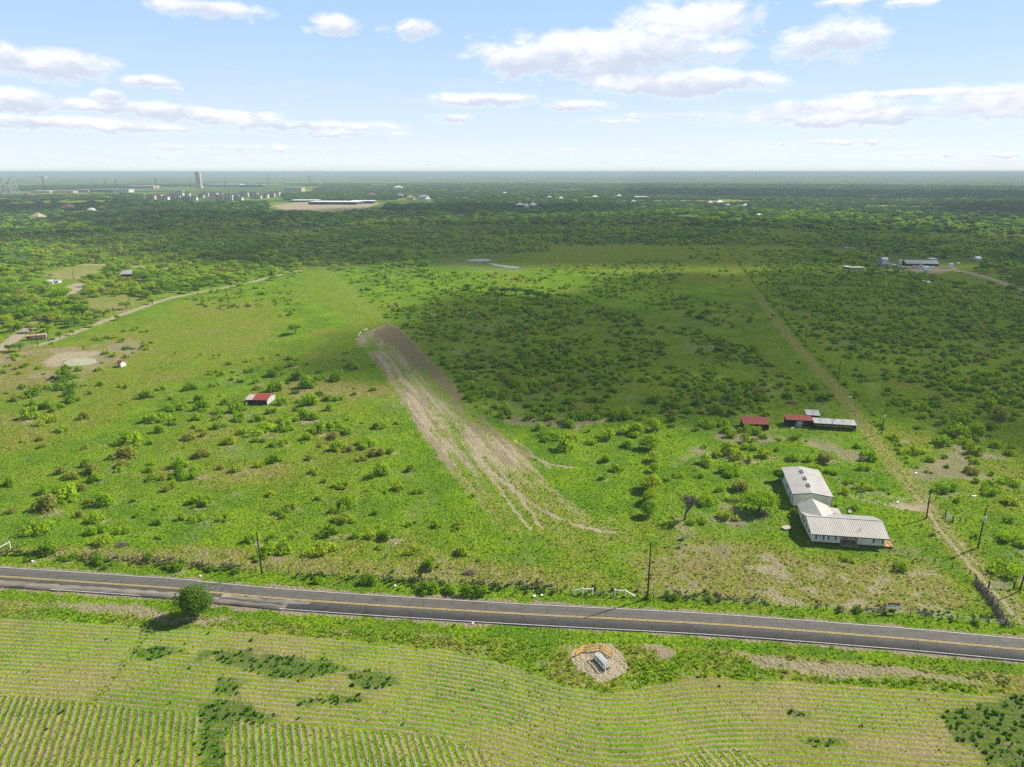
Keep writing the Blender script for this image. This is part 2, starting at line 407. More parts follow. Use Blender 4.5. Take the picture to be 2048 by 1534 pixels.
# ------------------------------------------------------------------ foliage meshes
def leaves(n, R, rz, size, seed, lobes=7, zlo=-.2, flat=.0, core=.55, spread=(.25, .62), lrr=(.30, .55)):
    g = np.random.default_rng(seed)
    lc = g.normal(0, 1, (lobes, 3)); lc /= np.linalg.norm(lc, axis=1)[:, None]
    lc *= g.uniform(*spread, (lobes, 1)); lc[:, 2] = np.abs(lc[:, 2])*.8+zlo*.2
    lr = g.uniform(*lrr, lobes)
    k = g.integers(0, lobes, n)
    d = g.normal(0, 1, (n, 3)); d /= np.linalg.norm(d, axis=1)[:, None]
    rad = core+(1-core)*g.random(n)**.5
    rad *= np.where(g.random(n) < .08, 1.22, 1)
    c = lc[k]+d*(lr[k]*rad)[:, None]
    c[:, 2] = np.maximum(c[:, 2], zlo+g.random(n)*.12)
    c = c*np.array([R, R, rz])
    nn = d*.8+g.normal(0, .40, (n, 3)); nn[:, 2] += .25+flat; nn /= np.linalg.norm(nn, axis=1)[:, None]
    a = np.cross(nn, g.normal(0, 1, (n, 3))); a /= np.linalg.norm(a, axis=1)[:, None]; b = np.cross(nn, a)
    sz = size*g.uniform(.55, 1.25, n)[:, None]
    V = np.stack([c-a*sz*.5, c+b*sz*.42, c+a*sz*.5+nn*sz*.1, c-b*sz*.42], 1).reshape(-1, 3)
    return V, np.arange(n*4).reshape(-1, 4)

def tubes_np(segs, n=5):
    mb = MB()
    for p, q, r0, r1 in segs: mb.tube(p, q, r0, r1, n)
    return mb

BUSH = {}; LOBUSH = {}
def mk_bush(kind, i):
    V, Fc = leaves(760, .5, .46, .085, 100+i*7+ord(kind), lobes=[9, 5, 13][i], zlo=.0, spread=[(.3, .75), (.35, .85), (.4, .9)][i], lrr=[(.22, .50), (.28, .5), (.16, .42)][i], core=.3)
    V[:, 2] = np.maximum(V[:, 2]*1.0+.02, .0)
    if i == 1: V[:, 0] *= 1.25
    me = np_mesh('bush_'+kind, V, Fc); me.materials.append(LEAF[kind])
    # twigs and inner stems joined in the same mesh
    mb = MB(); g = random.Random(i)
    for k in range(9):
        a = g.uniform(0, 6.28); r = g.uniform(.12, .38)
        mb.tube((0, 0, 0), (math.cos(a)*r, math.sin(a)*r, g.uniform(.15, .36)), .012, .004, 4)
    me2 = bpy.data.meshes.new('t'); me2.from_pydata(mb.v, [], mb.f)
    import bmesh
    bm = bmesh.new(); bm.from_mesh(me); nf = len(bm.faces); bm.from_mesh(me2)
    bm.faces.ensure_lookup_table()
    for f in bm.faces[nf:]: f.material_index = 1
    bm.to_mesh(me); bm.free(); me.materials.append(BARK); bpy.data.meshes.remove(me2)
    return me
for k in 'ygdo':
    BUSH[k] = [mk_bush(k, i) for i in range(3)]
    LOBUSH[k] = []
    for i in range(2):
        V, Fc = leaves(120, .5, .48, .19, 300+i*5+ord(k), lobes=6, zlo=.0, spread=(.3, .8), lrr=(.25, .5))
        V[:, 2] = np.maximum(V[:, 2]+.02, 0)
        me = np_mesh('low_bush', V, Fc); me.materials.append(LEAF[k]); LOBUSH[k].append(me)
CROWN = {}; LOTREE = {}
for k in 'ygdo':
    CROWN[k] = []
    for i in range(3):
        V, Fc = leaves(1700 if k != 'o' else 1100, .5, .40, .062, 500+i*3+ord(k), lobes=[11, 8, 14][i], zlo=-.35, core=.3, spread=(.3, .75), lrr=(.2, .48))
        V[:, 2] += .52
        me = np_mesh('crown_'+k, V, Fc); me.materials.append(LEAF[k]); CROWN[k].append(me)
    LOTREE[k] = []
    for i in range(2):
        V, Fc = leaves(130, .5, .46, .20, 700+i*3+ord(k), lobes=8, zlo=-.3, core=.5)
        V[:, 2] += .34
        me = np_mesh('far_tree', V, Fc); me.materials.append(LEAF[k]); LOTREE[k].append(me)
TRUNKS = []
for i in range(2):
    g = random.Random(50+i); mb = MB()
    mb.tube((0, 0, -.02), (.02, .01, .22), .032, .022); top = (.02, .01, .22)
    for k in range(6):
        a = k*1.05+g.uniform(-.3, .3); r = g.uniform(.12, .25); e = (top[0]+math.cos(a)*r, top[1]+math.sin(a)*r, .22+g.uniform(.18, .38))
        mb.tube(top, e, .016, .006, 5)
        mb.tube(e, (e[0]+g.uniform(-.08, .08), e[1]+g.uniform(-.08, .08), e[2]+.14), .006, .002, 4)
    me = bpy.data.meshes.new('trunk'); me.from_pydata(mb.v, [], mb.f); me.materials.append(BARK); TRUNKS.append(me)

# ------------------------------------------------------------------ labels that single a plant out
LM = {}
def ordn(n):
    w = ['nearest', 'second', 'third', 'fourth', 'fifth', 'sixth', 'seventh', 'eighth', 'ninth', 'tenth', 'eleventh', 'twelfth', 'thirteenth', 'fourteenth', 'fifteenth', 'sixteenth', 'seventeenth', 'eighteenth', 'nineteenth', 'twentieth']
    return w[n] if n < 20 else '%dth' % (n+1)
LANDMARKS = [('red and white roofed shed', 523, 797), ('little white hut', 240, 728), ('clay stock pond', 150, 718), ('left roadside pole', 518, 1105), ('middle roadside pole', 1295, 1140),
             ('lone roadside tree', 385, 1200), ('long white roofed house', 1690, 1060), ('white roofed barn', 1610, 960), ('bare grey tree', 1370, 1010), ('white gate across the airstrip', 725, 668),
             ('airstrip lower end', 960, 960), ('two white entrance wings', 1210, 1188), ('red roofed cattle shed', 1511, 838), ('long silver roofed shed', 1680, 845), ('pole with white transformer', 1955, 1055),
             ('pole by the driveway', 1855, 1010), ('lane gate', 2000, 1176), ('isolated tree above the airstrip', 590, 645), ('lit pole beside the lane', 1763, 845), ('foot of the pale dry slope', 60, 900),
             ('stretch of road verge left of the pole', 90, 1090), ('bare patch left of the airstrip', 740, 900), ('lone round dark bush', 861, 1115), ('dark tree clump past the brush', 1010, 585), ('rusty wreck', 66, 676),
             ('dark roofed barn in the wood', 255, 552), ('white cottage in the wood', 105, 566), ('pole on the tan clearing', 147, 545), ('slope between shed and road', 400, 960), ('fourth pole of the lane', 1680, 740), ('brush right of the airstrip', 1100, 760)]
def plant_labels(items, noun):
    """items: dicts with u, v, w, k -> unique label each"""
    tone = dict(y='yellow-green', g='fresh green', d='dark green', o='olive, thin-leaved')
    buckets = {}
    for it in items:
        best = min(LANDMARKS, key=lambda L: math.hypot(it['u']-L[1], (it['v']-L[2])*1.6))
        du = it['u']-best[1]; dv = (it['v']-best[2])*1.6
        if abs(du) > abs(dv): d = 'right of' if du > 0 else 'left of'
        else: d = 'in front of' if dv > 0 else 'behind'
        buckets.setdefault((best[0], d), []).append((math.hypot(du, dv), it))
    for (lm, d), L in buckets.items():
        L.sort(key=lambda q: q[0])
        for i, (_, it) in enumerate(L):
            sz = 'broad' if it['w'] > 36 else 'small' if it['w'] < 17 else 'medium'
            it['label'] = '%s %s %s, %s %s %s' % (sz, tone[it['k']], noun, ordn(i), d, lm)

# ------------------------------------------------------------------ ground sheet
rr = np.concatenate([[0, 30, 55], np.arange(70, 128, .22), np.arange(128, 250, .36), 250*1.0042**np.arange(1, 620)])
rr = rr[rr < 3200]; rr = np.concatenate([rr, rr[-1]*1.022**np.arange(1, 122)])
th = np.concatenate([np.linspace(-45, 45, 640), np.linspace(45, 315, 50)[1:-1]]); th = np.radians(th)
NR, NTH = len(rr), len(th)
RR, TT = np.meshgrid(rr, th, indexing='ij')
gx = (RR*np.sin(TT)).ravel(); gy = (RR*np.cos(TT)).ravel()
C = cover(gx, gy)
def micro(x, y, dr):
    r = np.hypot(x, y)
    z = (fbm(x/2.6, y/2.6, 401, 3)-.5)*.42+(fbm(x/11, y/11, 402, 2)-.5)*.35
    return z*sst(4.5, 9, np.abs(dr))*(1-sst(600, 1500, r)*.6)-.06
gz = micro(gx, gy, C['dr'])
gz = gz*(1-np.clip(C['ampA']+C['ampB'], 0, 1)*.5)
gz = gz+.11*np.sin(C['phA']*2*np.pi)*C['ampA']*(C['r'] < 180)+.06*np.sin(C['phB']*2*np.pi)*C['ampB']+hills(gx, gy)
i, j = np.meshgrid(np.arange(NR-1), np.arange(NTH), indexing='ij'); j2 = (j+1) % NTH
Fq = np.stack([i*NTH+j, i*NTH+j2, (i+1)*NTH+j2, (i+1)*NTH+j], -1).reshape(-1, 4)
Fq = Fq[:, ::-1]
me = np_mesh('ground', np.stack([gx, gy, gz], -1), Fq, True)
fattr(me, 'cover', np.stack([C['dirt'], C['lush'], C['brown'], C['dark']], -1), 'FLOAT_COLOR')
fattr(me, 'rows', np.stack([C['phA'], C['phB'], C['ampA'], C['ampB']], -1), 'FLOAT_COLOR')
fattr(me, 'weed', C['weed']); fattr(me, 'farness', sst(350, 1400, C['r']))
ground = tag(link('ground', me), kind='structure')

def ground_mat():
    m, t, bs = new_mat('pasture_soil_and_grass')
    P = t.new('ShaderNodeNewGeometry').outputs['Position']
    def at(n, o='Fac'):
        a = t.new('ShaderNodeAttribute'); a.attribute_name = n; return a
    cv = at('cover'); sp = t.new('ShaderNodeSeparateColor'); t.l.new(cv.outputs['Color'], sp.inputs[0])
    dirt, lush, brown = sp.outputs; dark = cv.outputs['Alpha']
    rw = at('rows'); sr = t.new('ShaderNodeSeparateColor'); t.l.new(rw.outputs['Color'], sr.inputs[0])
    phA, phB, ampA = sr.outputs; ampB = rw.outputs['Alpha']
    weed = at('weed').outputs['Fac']; farn = at('farness').outputs['Fac']
    n_s = t.noise(P, 1.9, 5, .65); n_m = t.noise(P, .42, 4, .6); n_l = t.noise(P, .07, 4, .6); n_f = t.noise(P, 6.0, 3, .6)
    n_far = t.noise(P, .022, 6, .65); n_far2 = t.noise(P, .0045, 6, .6)
    near = t.m('SUBTRACT', 1, farn)
    # rows
    wob = t.m('MULTIPLY', t.m('SUBTRACT', n_m, .5), .35)
    sA = t.m('SINE', t.m('MULTIPLY', t.m('ADD', phA, wob), 6.2832)); sB = t.m('SINE', t.m('MULTIPLY', t.m('ADD', phB, wob), 6.2832))
    row = t.m('ADD', t.m('MULTIPLY', sA, ampA), t.m('MULTIPLY', sB, ampB))
    amp = t.m('ADD', ampA, ampB)
    # grass
    f = t.m('ADD', lush, t.m('MULTIPLY', t.m('SUBTRACT', n_m, .5), 1.5))
    f = t.m('ADD', f, t.m('MULTIPLY', t.m('SUBTRACT', n_s, .5), 1.5))
    f = t.m('ADD', f, t.m('MULTIPLY', t.m('MULTIPLY', t.m('SUBTRACT', n_far, .5), farn), .8))
    dry = t.mix(t.ramp(n_s, .3, .7), (.24, .20, .06), (.42, .35, .16))
    olive = t.mix(n_m, (.20, .27, .012), (.27, .31, .03))
    vivid = t.mix(t.ramp(n_l, .35, .65), (.195, .355, .004), (.095, .235, .006))
    g = t.mix(t.ramp(f, .0, .42), dry, olive); g = t.mix(t.ramp(f, .36, .8), g, vivid)
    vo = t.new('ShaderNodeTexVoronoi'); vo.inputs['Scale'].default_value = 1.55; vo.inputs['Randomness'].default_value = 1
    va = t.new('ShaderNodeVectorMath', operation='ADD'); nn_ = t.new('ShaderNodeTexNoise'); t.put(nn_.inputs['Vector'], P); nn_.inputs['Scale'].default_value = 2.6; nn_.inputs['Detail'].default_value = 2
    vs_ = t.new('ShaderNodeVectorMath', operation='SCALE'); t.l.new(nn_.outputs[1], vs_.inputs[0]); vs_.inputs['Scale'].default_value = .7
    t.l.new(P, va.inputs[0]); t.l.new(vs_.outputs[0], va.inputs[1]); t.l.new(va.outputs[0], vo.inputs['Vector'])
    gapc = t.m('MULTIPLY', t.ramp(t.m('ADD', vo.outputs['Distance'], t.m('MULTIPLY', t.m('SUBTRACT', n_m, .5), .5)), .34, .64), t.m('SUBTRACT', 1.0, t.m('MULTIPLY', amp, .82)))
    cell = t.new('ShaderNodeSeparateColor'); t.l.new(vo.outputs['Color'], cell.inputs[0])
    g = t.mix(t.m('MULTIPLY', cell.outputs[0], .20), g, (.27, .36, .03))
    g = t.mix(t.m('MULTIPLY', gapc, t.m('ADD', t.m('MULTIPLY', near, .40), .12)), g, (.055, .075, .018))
    # little dark weeds between the grass
    wk = t.m('MULTIPLY', t.ramp(t.m('ADD', n_s, t.m('MULTIPLY', n_f, .6)), .80, .98), .6)
    g = t.mix(wk, g, (.055, .11, .012))
    # far scrub reads as dark mottled green
    sc = t.mix(t.ramp(n_far, .40, .62), (.05, .105, .025), (.075, .135, .035))
    sc = t.mix(t.ramp(n_far2, .42, .62), sc, (.09, .145, .045))
    g = t.mix(t.m('MULTIPLY', dark, .9), g, sc)
    # soil
    so = t.mix(n_m, (.49, .425, .31), (.37, .315, .22)); so = t.mix(t.ramp(n_f, .45, .7), so, (.22, .165, .11))
    sb = t.mix(n_s, (.17, .13, .08), (.24, .19, .125)); so = t.mix(t.ramp(brown, .1, .8), so, sb)
    dk = t.m('ADD', dirt, t.m('MULTIPLY', t.m('SUBTRACT', n_s, .5), t.m('ADD', t.m('MULTIPLY', near, 2.8), .3)))
    dk = t.m('ADD', dk, t.m('MULTIPLY', t.m('SUBTRACT', n_f, .5), .8))
    # between the rows the stubble shows
    gap = t.m('MULTIPLY', t.m('MULTIPLY', amp, t.ramp(t.m('SUBTRACT', t.m('MULTIPLY', t.m('SUBTRACT', n_s, .5), 1.6), row), -.25, .60)), t.m('SUBTRACT', 1.2, t.m('MULTIPLY', lush, .50)))
    dk = t.m('MAXIMUM', dk, t.m('MULTIPLY', gap, .98))
    furrow_shade = t.m('MULTIPLY', t.ramp(t.m('ADD', t.m('MULTIPLY', row, -1.0), t.m('MULTIPLY', t.m('SUBTRACT', n_s, .5), 1.5)), .30, .90), .82)  # furrow shadow painted in: dark tone along the row troughs
    so = t.mix(t.m('MULTIPLY', furrow_shade, .45), so, (.14, .12, .06))
    g = t.mix(furrow_shade, g, (.06, .085, .02))
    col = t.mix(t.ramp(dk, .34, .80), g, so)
    col = t.mix(t.m('MULTIPLY', weed, .6), col, t.mix(n_s, (.03, .10, .01), (.08, .19, .015)))
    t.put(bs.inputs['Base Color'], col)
    bs.inputs['Roughness'].default_value = 1.0; bs.inputs['Specular IOR Level'].default_value = 0
    bh = t.m('ADD', t.m('MULTIPLY', n_s, .5), t.m('ADD', t.m('MULTIPLY', n_f, .18), t.m('MULTIPLY', row, .16)))
    bh = t.m('ADD', bh, t.m('MULTIPLY', weed, t.m('MULTIPLY', n_s, .5)))
    bh = t.m('ADD', bh, t.m('MULTIPLY', t.m('MULTIPLY', n_far, dark), 7.0))
    b = t.new('ShaderNodeBump'); b.inputs['Strength'].default_value = .9; b.inputs['Distance'].default_value = 1.0
    bh = t.m('SUBTRACT', bh, t.m('MULTIPLY', gapc, .16))
    t.put(b.inputs['Height'], t.m('MULTIPLY', bh, .95)); t.l.new(b.outputs[0], bs.inputs['Normal'])
    return m
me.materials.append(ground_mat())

# ------------------------------------------------------------------ road
def ribbon(off0, off1, z, x0=-1e9, x1=1e9, jig=0, seed=0, th=.03):
    P = RC[(RC[:, 0] >= x0) & (RC[:, 0] <= x1)]
    if x0 > -1e8 or x1 < 1e8:
        xs = np.arange(max(x0, RC[0, 0]), min(x1, RC[-1, 0]), 1.0); P = np.stack([xs, yroad(xs)], -1)
    else:
        xs = np.arange(RC[0, 0], RC[-1, 0], 1.0); P = np.stack([xs, yroad(xs)], -1)
    T = np.gradient(P, axis=0); T /= np.linalg.norm(T, axis=1)[:, None]; N = np.stack([-T[:, 1], T[:, 0]], -1)
    j0 = (vnoise(P[:, 0]/1.3, P[:, 0]*0, seed)-.5)*jig+(vnoise(P[:, 0]/5, P[:, 0]*0, seed+3)-.5)*jig; j1 = (vnoise(P[:, 0]/1.3, P[:, 0]*0, seed+1)-.5)*jig
    A = P+N*(off0+j0)[:, None]; B = P+N*(off1+j1)[:, None]; n = len(P)
    V = np.concatenate([np.c_[A, np.full(n, z)], np.c_[B, np.full(n, z)], np.c_[A, np.full(n, z-th)], np.c_[B, np.full(n, z-th)]])
    i = np.arange(n-1)
    Fc = np.concatenate([np.stack([i, i+1, n+i+1, n+i], -1), np.stack([2*n+i, 2*n+i+1, i+1, i], -1), np.stack([n+i, n+i+1, 3*n+i+1, 3*n+i], -1)])
    return V, Fc
def road_piece(name, m, *a, **k):
    V, Fc = ribbon(*a, **k); me = np_mesh(name, V, Fc); n = len(V)//4
    fattr(me, 'across', np.concatenate([np.full(n, a[0]), np.full(n, a[1])]*2))
    return tag(link(name, me, None, m), kind='structure')
def asphalt():
    m, t, bs = new_mat('asphalt'); P = t.new('ShaderNodeNewGeometry').outputs['Position']
    mp = t.new('ShaderNodeMapping'); t.put(mp.inputs[0], P); mp.inputs['Rotation'].default_value = (0, 0, .05); mp.inputs['Scale'].default_value = (.12, 2.0, 1)
    st = t.noise(mp.outputs[0], 1.0, 4, .6); n = t.noise(P, .35, 4); f = t.noise(P, 14, 2)
    c = t.mix(t.ramp(st, .3, .7), (.080, .076, .069), (.108, .103, .094)); c = t.mix(t.ramp(n, .45, .75), c, (.105, .10, .09)); c = t.mix(t.m('MULTIPLY', f, .35), c, (.05, .05, .05))
    ac = t.new('ShaderNodeAttribute'); ac.attribute_name = 'across'
    wp = t.m('COSINE', t.m('MULTIPLY', t.m('SUBTRACT', t.m('ABSOLUTE', ac.outputs['Fac']), .85), 3.9))
    c = t.mix(t.m('MULTIPLY', t.ramp(wp, .1, 1.0), t.m('MULTIPLY', t.ramp(st, .25, .7), .55)), c, (.125, .118, .106))
    vo = t.new('ShaderNodeTexVoronoi'); vo.feature = 'DISTANCE_TO_EDGE'; vo.inputs['Scale'].default_value = .28; t.put(vo.inputs['Vector'], P)
    c = t.mix(t.m('MULTIPLY', t.ramp(vo.outputs[0], .05, .0), .55), c, (.05, .047, .043))
    t.put(bs.inputs['Base Color'], c); bs.inputs['Roughness'].default_value = .85; return m
AS = asphalt()
road_piece('road', AS, -RHALF, RHALF, .06, jig=.16, th=.25)
WORN = mat('worn_asphalt', (.21, .18, .155), .9, var=.25, scale=.5, stretch=(.25, 2, 1))
road_piece('road_patch', WORN, -3.42, -1.35, .066, -260, -42, .5, 5, .004)
road_piece('road_patch', mat('pale_patch', (.20, .19, .175), .9, var=.4, scale=.5, stretch=(.2, 1.5, 1)), -1.9, -.35, .071, -57, -38, .7, 9, .004)
WHITE = mat('road_paint_white', (.70, .70, .68), .8, var=.2, scale=2.5)
YEL = mat('road_paint_yellow', (.64, .47, .17), .8, var=.25, scale=2.0)
road_piece('road_edge_line', WHITE, RHALF-.34, RHALF-.21, .078, th=.004)
road_piece('road_edge_line', WHITE, -RHALF+.21, -RHALF+.34, .078, -44, 400, th=.004)
road_piece('road_edge_line', WHITE, -RHALF+.21, -RHALF+.34, .078, -92, -72, th=.004)
road_piece('road_centre_line', YEL, .07, .22, .082, th=.004); road_piece('road_centre_line', YEL, -.22, -.07, .082, th=.004)

# ------------------------------------------------------------------ water of the stock ponds
def pond(name, pts, z, m, label):
    P = [G(*p) for p in pts]; P = catmull(P+P[:1], 5)[:-1]
    mb = MB(); mb.prism(P, z-.3, z); return tag(mb.build(name, m), kind='structure')
PW = mat('milky_pond_water', (.36, .36, .24), .6, var=.12, scale=.2)
pond('pond', [(127, 727), (135, 721), (155, 717), (180, 716), (192, 720), (188, 727), (165, 731), (138, 733)], .12, PW, '')
PW2 = mat('pale_pond_water', (.30, .35, .33), .5, var=.1, scale=.1)
pond('pond', [(932, 520.5), (945, 518.5), (965, 518), (981, 519.5), (976, 522.5), (955, 523), (940, 522.5)], .15, PW2, '')
pond('pond', [(975, 526), (990, 528), (1010, 531), (1036, 534), (1034, 536.5), (1005, 534), (985, 530)], .15, PW2, '')

# ------------------------------------------------------------------ grass tufts and crop plants (uncountable)
def tufts(name, n, rmax, acc, wmin, wmax, hmin, hmax, blades, seed, matname, label, cat, xy=None):
    g = np.random.default_rng(seed)
    if xy is None:
        u = g.random(n); r = np.sqrt(75**2+(rmax**2-75**2)*u); a = np.radians(g.uniform(-40, 40, n))
        x = r*np.sin(a); y = r*np.cos(a)
    else: x, y = xy
    c = cover(x, y); keep = acc(c, g.random(len(x)))
    x = x[keep]; y = y[keep]; c = {k: (q[keep] if hasattr(q, 'shape') else q) for k, q in c.items()}
    n = len(x); z = micro(x, y, c['dr'])*(1-np.clip(c['ampA']+c['ampB'], 0, 1)*.5)-.02
    w = g.uniform(wmin, wmax, n); h = g.uniform(hmin, hmax, n)
    V = []
    for k in range(blades):
        a = g.uniform(0, 6.283, n); ox = np.cos(a)*w*.5; oy = np.sin(a)*w*.5
        bx = -np.sin(a)*w*.35; by = np.cos(a)*w*.35; tl = g.uniform(.3, 1.1, n)
        V.append(np.stack([np.stack([x+bx*.8, y+by*.8, z], -1), np.stack([x-bx*.8, y-by*.8, z], -1), np.stack([x-bx*1.2+ox*tl, y-by*1.2+oy*tl, z+h*g.uniform(.6, 1, n)], -1), np.stack([x+bx*1.2+ox*tl, y+by*1.2+oy*tl, z+h*g.uniform(.6, 1, n)], -1)], 1))
    V = np.stack(V, 1).reshape(-1, 3)
    me = np_mesh(name, V, np.arange(len(V)).reshape(-1, 4))
    rep = 4*blades
    fattr(me, 'lush', np.repeat(np.clip(c['lush']+g.normal(0, .16, n), 0, 1), rep)); fattr(me, 'rnd', np.repeat(g.random(n), rep))
    me.materials.append(MATS[matname])
    return tag(link(name, me), label, cat, kind='stuff')
def tuft_mat(name, dry, mid, lush, dark):
    m, t, bs = new_mat(name)
    a = t.new('ShaderNodeAttribute'); a.attribute_name = 'lush'; r = t.new('ShaderNodeAttribute'); r.attribute_name = 'rnd'
    c = t.mix(t.ramp(a.outputs['Fac'], .0, .45), dry, mid); c = t.mix(t.ramp(a.outputs['Fac'], .35, .75), c, lush)
    c = t.mix(t.ramp(r.outputs['Fac'], .6, 1.0), c, dark)
    df = t.new('ShaderNodeBsdfDiffuse'); tr = t.new('ShaderNodeBsdfTranslucent'); ms = t.new('ShaderNodeMixShader'); ms.inputs[0].default_value = .35
    t.put(df.inputs[0], c); t.put(tr.inputs[0], c); t.l.new(df.outputs[0], ms.inputs[1]); t.l.new(tr.outputs[0], ms.inputs[2])
    m.node_tree.nodes.remove(bs); t.l.new(ms.outputs[0], m.node_tree.nodes['Material Output'].inputs[0]); MATS[name] = m
tuft_mat('tuft_grass', (.34, .30, .12), (.24, .28, .04), (.21, .39, .010), (.15, .28, .012))
tuft_mat('tuft_crop', (.34, .34, .08), (.26, .33, .03), (.22, .38, .012), (.18, .31, .015))
tuft_mat('tuft_weed', (.07, .20, .012), (.07, .21, .012), (.09, .26, .014), (.045, .14, .01))
tufts('grass', 65000, 330, lambda c, r: (np.abs(c['dr']) > 4.3) & (r > np.clip(c['dirt']*1.1+.05, 0, 1)) & (c['field'] < .4) & (c['gravel'] < .3) & (r < np.clip(1.5-c['r']/300, .25, 1)),
      .25, .6, .08, .26, 5, 11, 'tuft_grass', 'short tufted green and straw grass covering the pasture and verges', 'grass')
tufts('weeds', 45000, 150, lambda c, r: (c['strip'] > .5) & (r < .30+.3*(c['lush'] > .6)) & (c['dirt'] < .3), .35, .8, .10, .26, 6, 12, 'tuft_grass', 'rank green weeds on the strip between road and crop field', 'weeds')
tuft_mat('tuft_brush', (.24, .20, .13), (.20, .21, .07), (.11, .21, .02), (.08, .12, .03))
g = np.random.default_rng(8); n = 3800; x = g.uniform(-112, 92, n); y = yroad(x)+8.9+g.normal(0, .95, n)
dens_ = np.where(x < 8, .08+1.3*(fbm(x/6, x*0, 5)-.42), .02+.8*(fbm(x/5, x*0, 15)-.45)); dens_ = np.where((x > 10.5) & (x < 25), .06, dens_)
k_ = g.random(n) < dens_
tufts('verge_brush', 0, 0, lambda c, r: c['field'] < 2, .35, .9, .2, .6, 6, 15, 'tuft_brush', 'tangled dark brush and dead stems along the roadside fence', 'brush', xy=(x[k_], y[k_]))
# crop rows: plants strung along the furrows
g = np.random.default_rng(3)
Xs = []; Ys = []
n = 150000
x = g.uniform(-110, 125, n); y = g.uniform(60, 125, n)
c = cover(x, y)
kA = np.round(c['phA']-.25)+.25; kB = np.round(c['phB']-.25)+.25
y = np.where(c['ampA'] > .5, y-(kA-c['phA'])*1.02*.75, y)
t2 = math.radians(-20.5); dB = (kB-c['phB'])*1.05*.6
x2 = np.where(c['ampB'] > .5, x+dB*math.cos(t2), x); y2 = np.where(c['ampB'] > .5, y-dB*math.sin(t2), y)
keep = (c['field'] > .6) & (g.random(n) < .25+c['lush']*.6) & (np.abs(x2) < y2*.9+8)
tufts('crop_rows', 0, 0, lambda c, r: c['field'] > .5, .14, .34, .05, .14, 4, 13, 'tuft_crop', 'low green crop and stubble rows in the field below the road', 'crop', xy=(x2[keep], y2[keep]))
n = 26000; x = g.uniform(-110, 125, n); y = g.uniform(60, 120, n)
tufts('dark_weeds', 0, 0, lambda c, r: ((c['weed'] > .35) & (r < .42)) | ((c['field'] > .5) & (r < .004)) , .3, .75, .15, .4, 7, 14, 'tuft_weed', 'dark green leafy weeds in patches through the crop field', 'weeds', xy=(x, y))

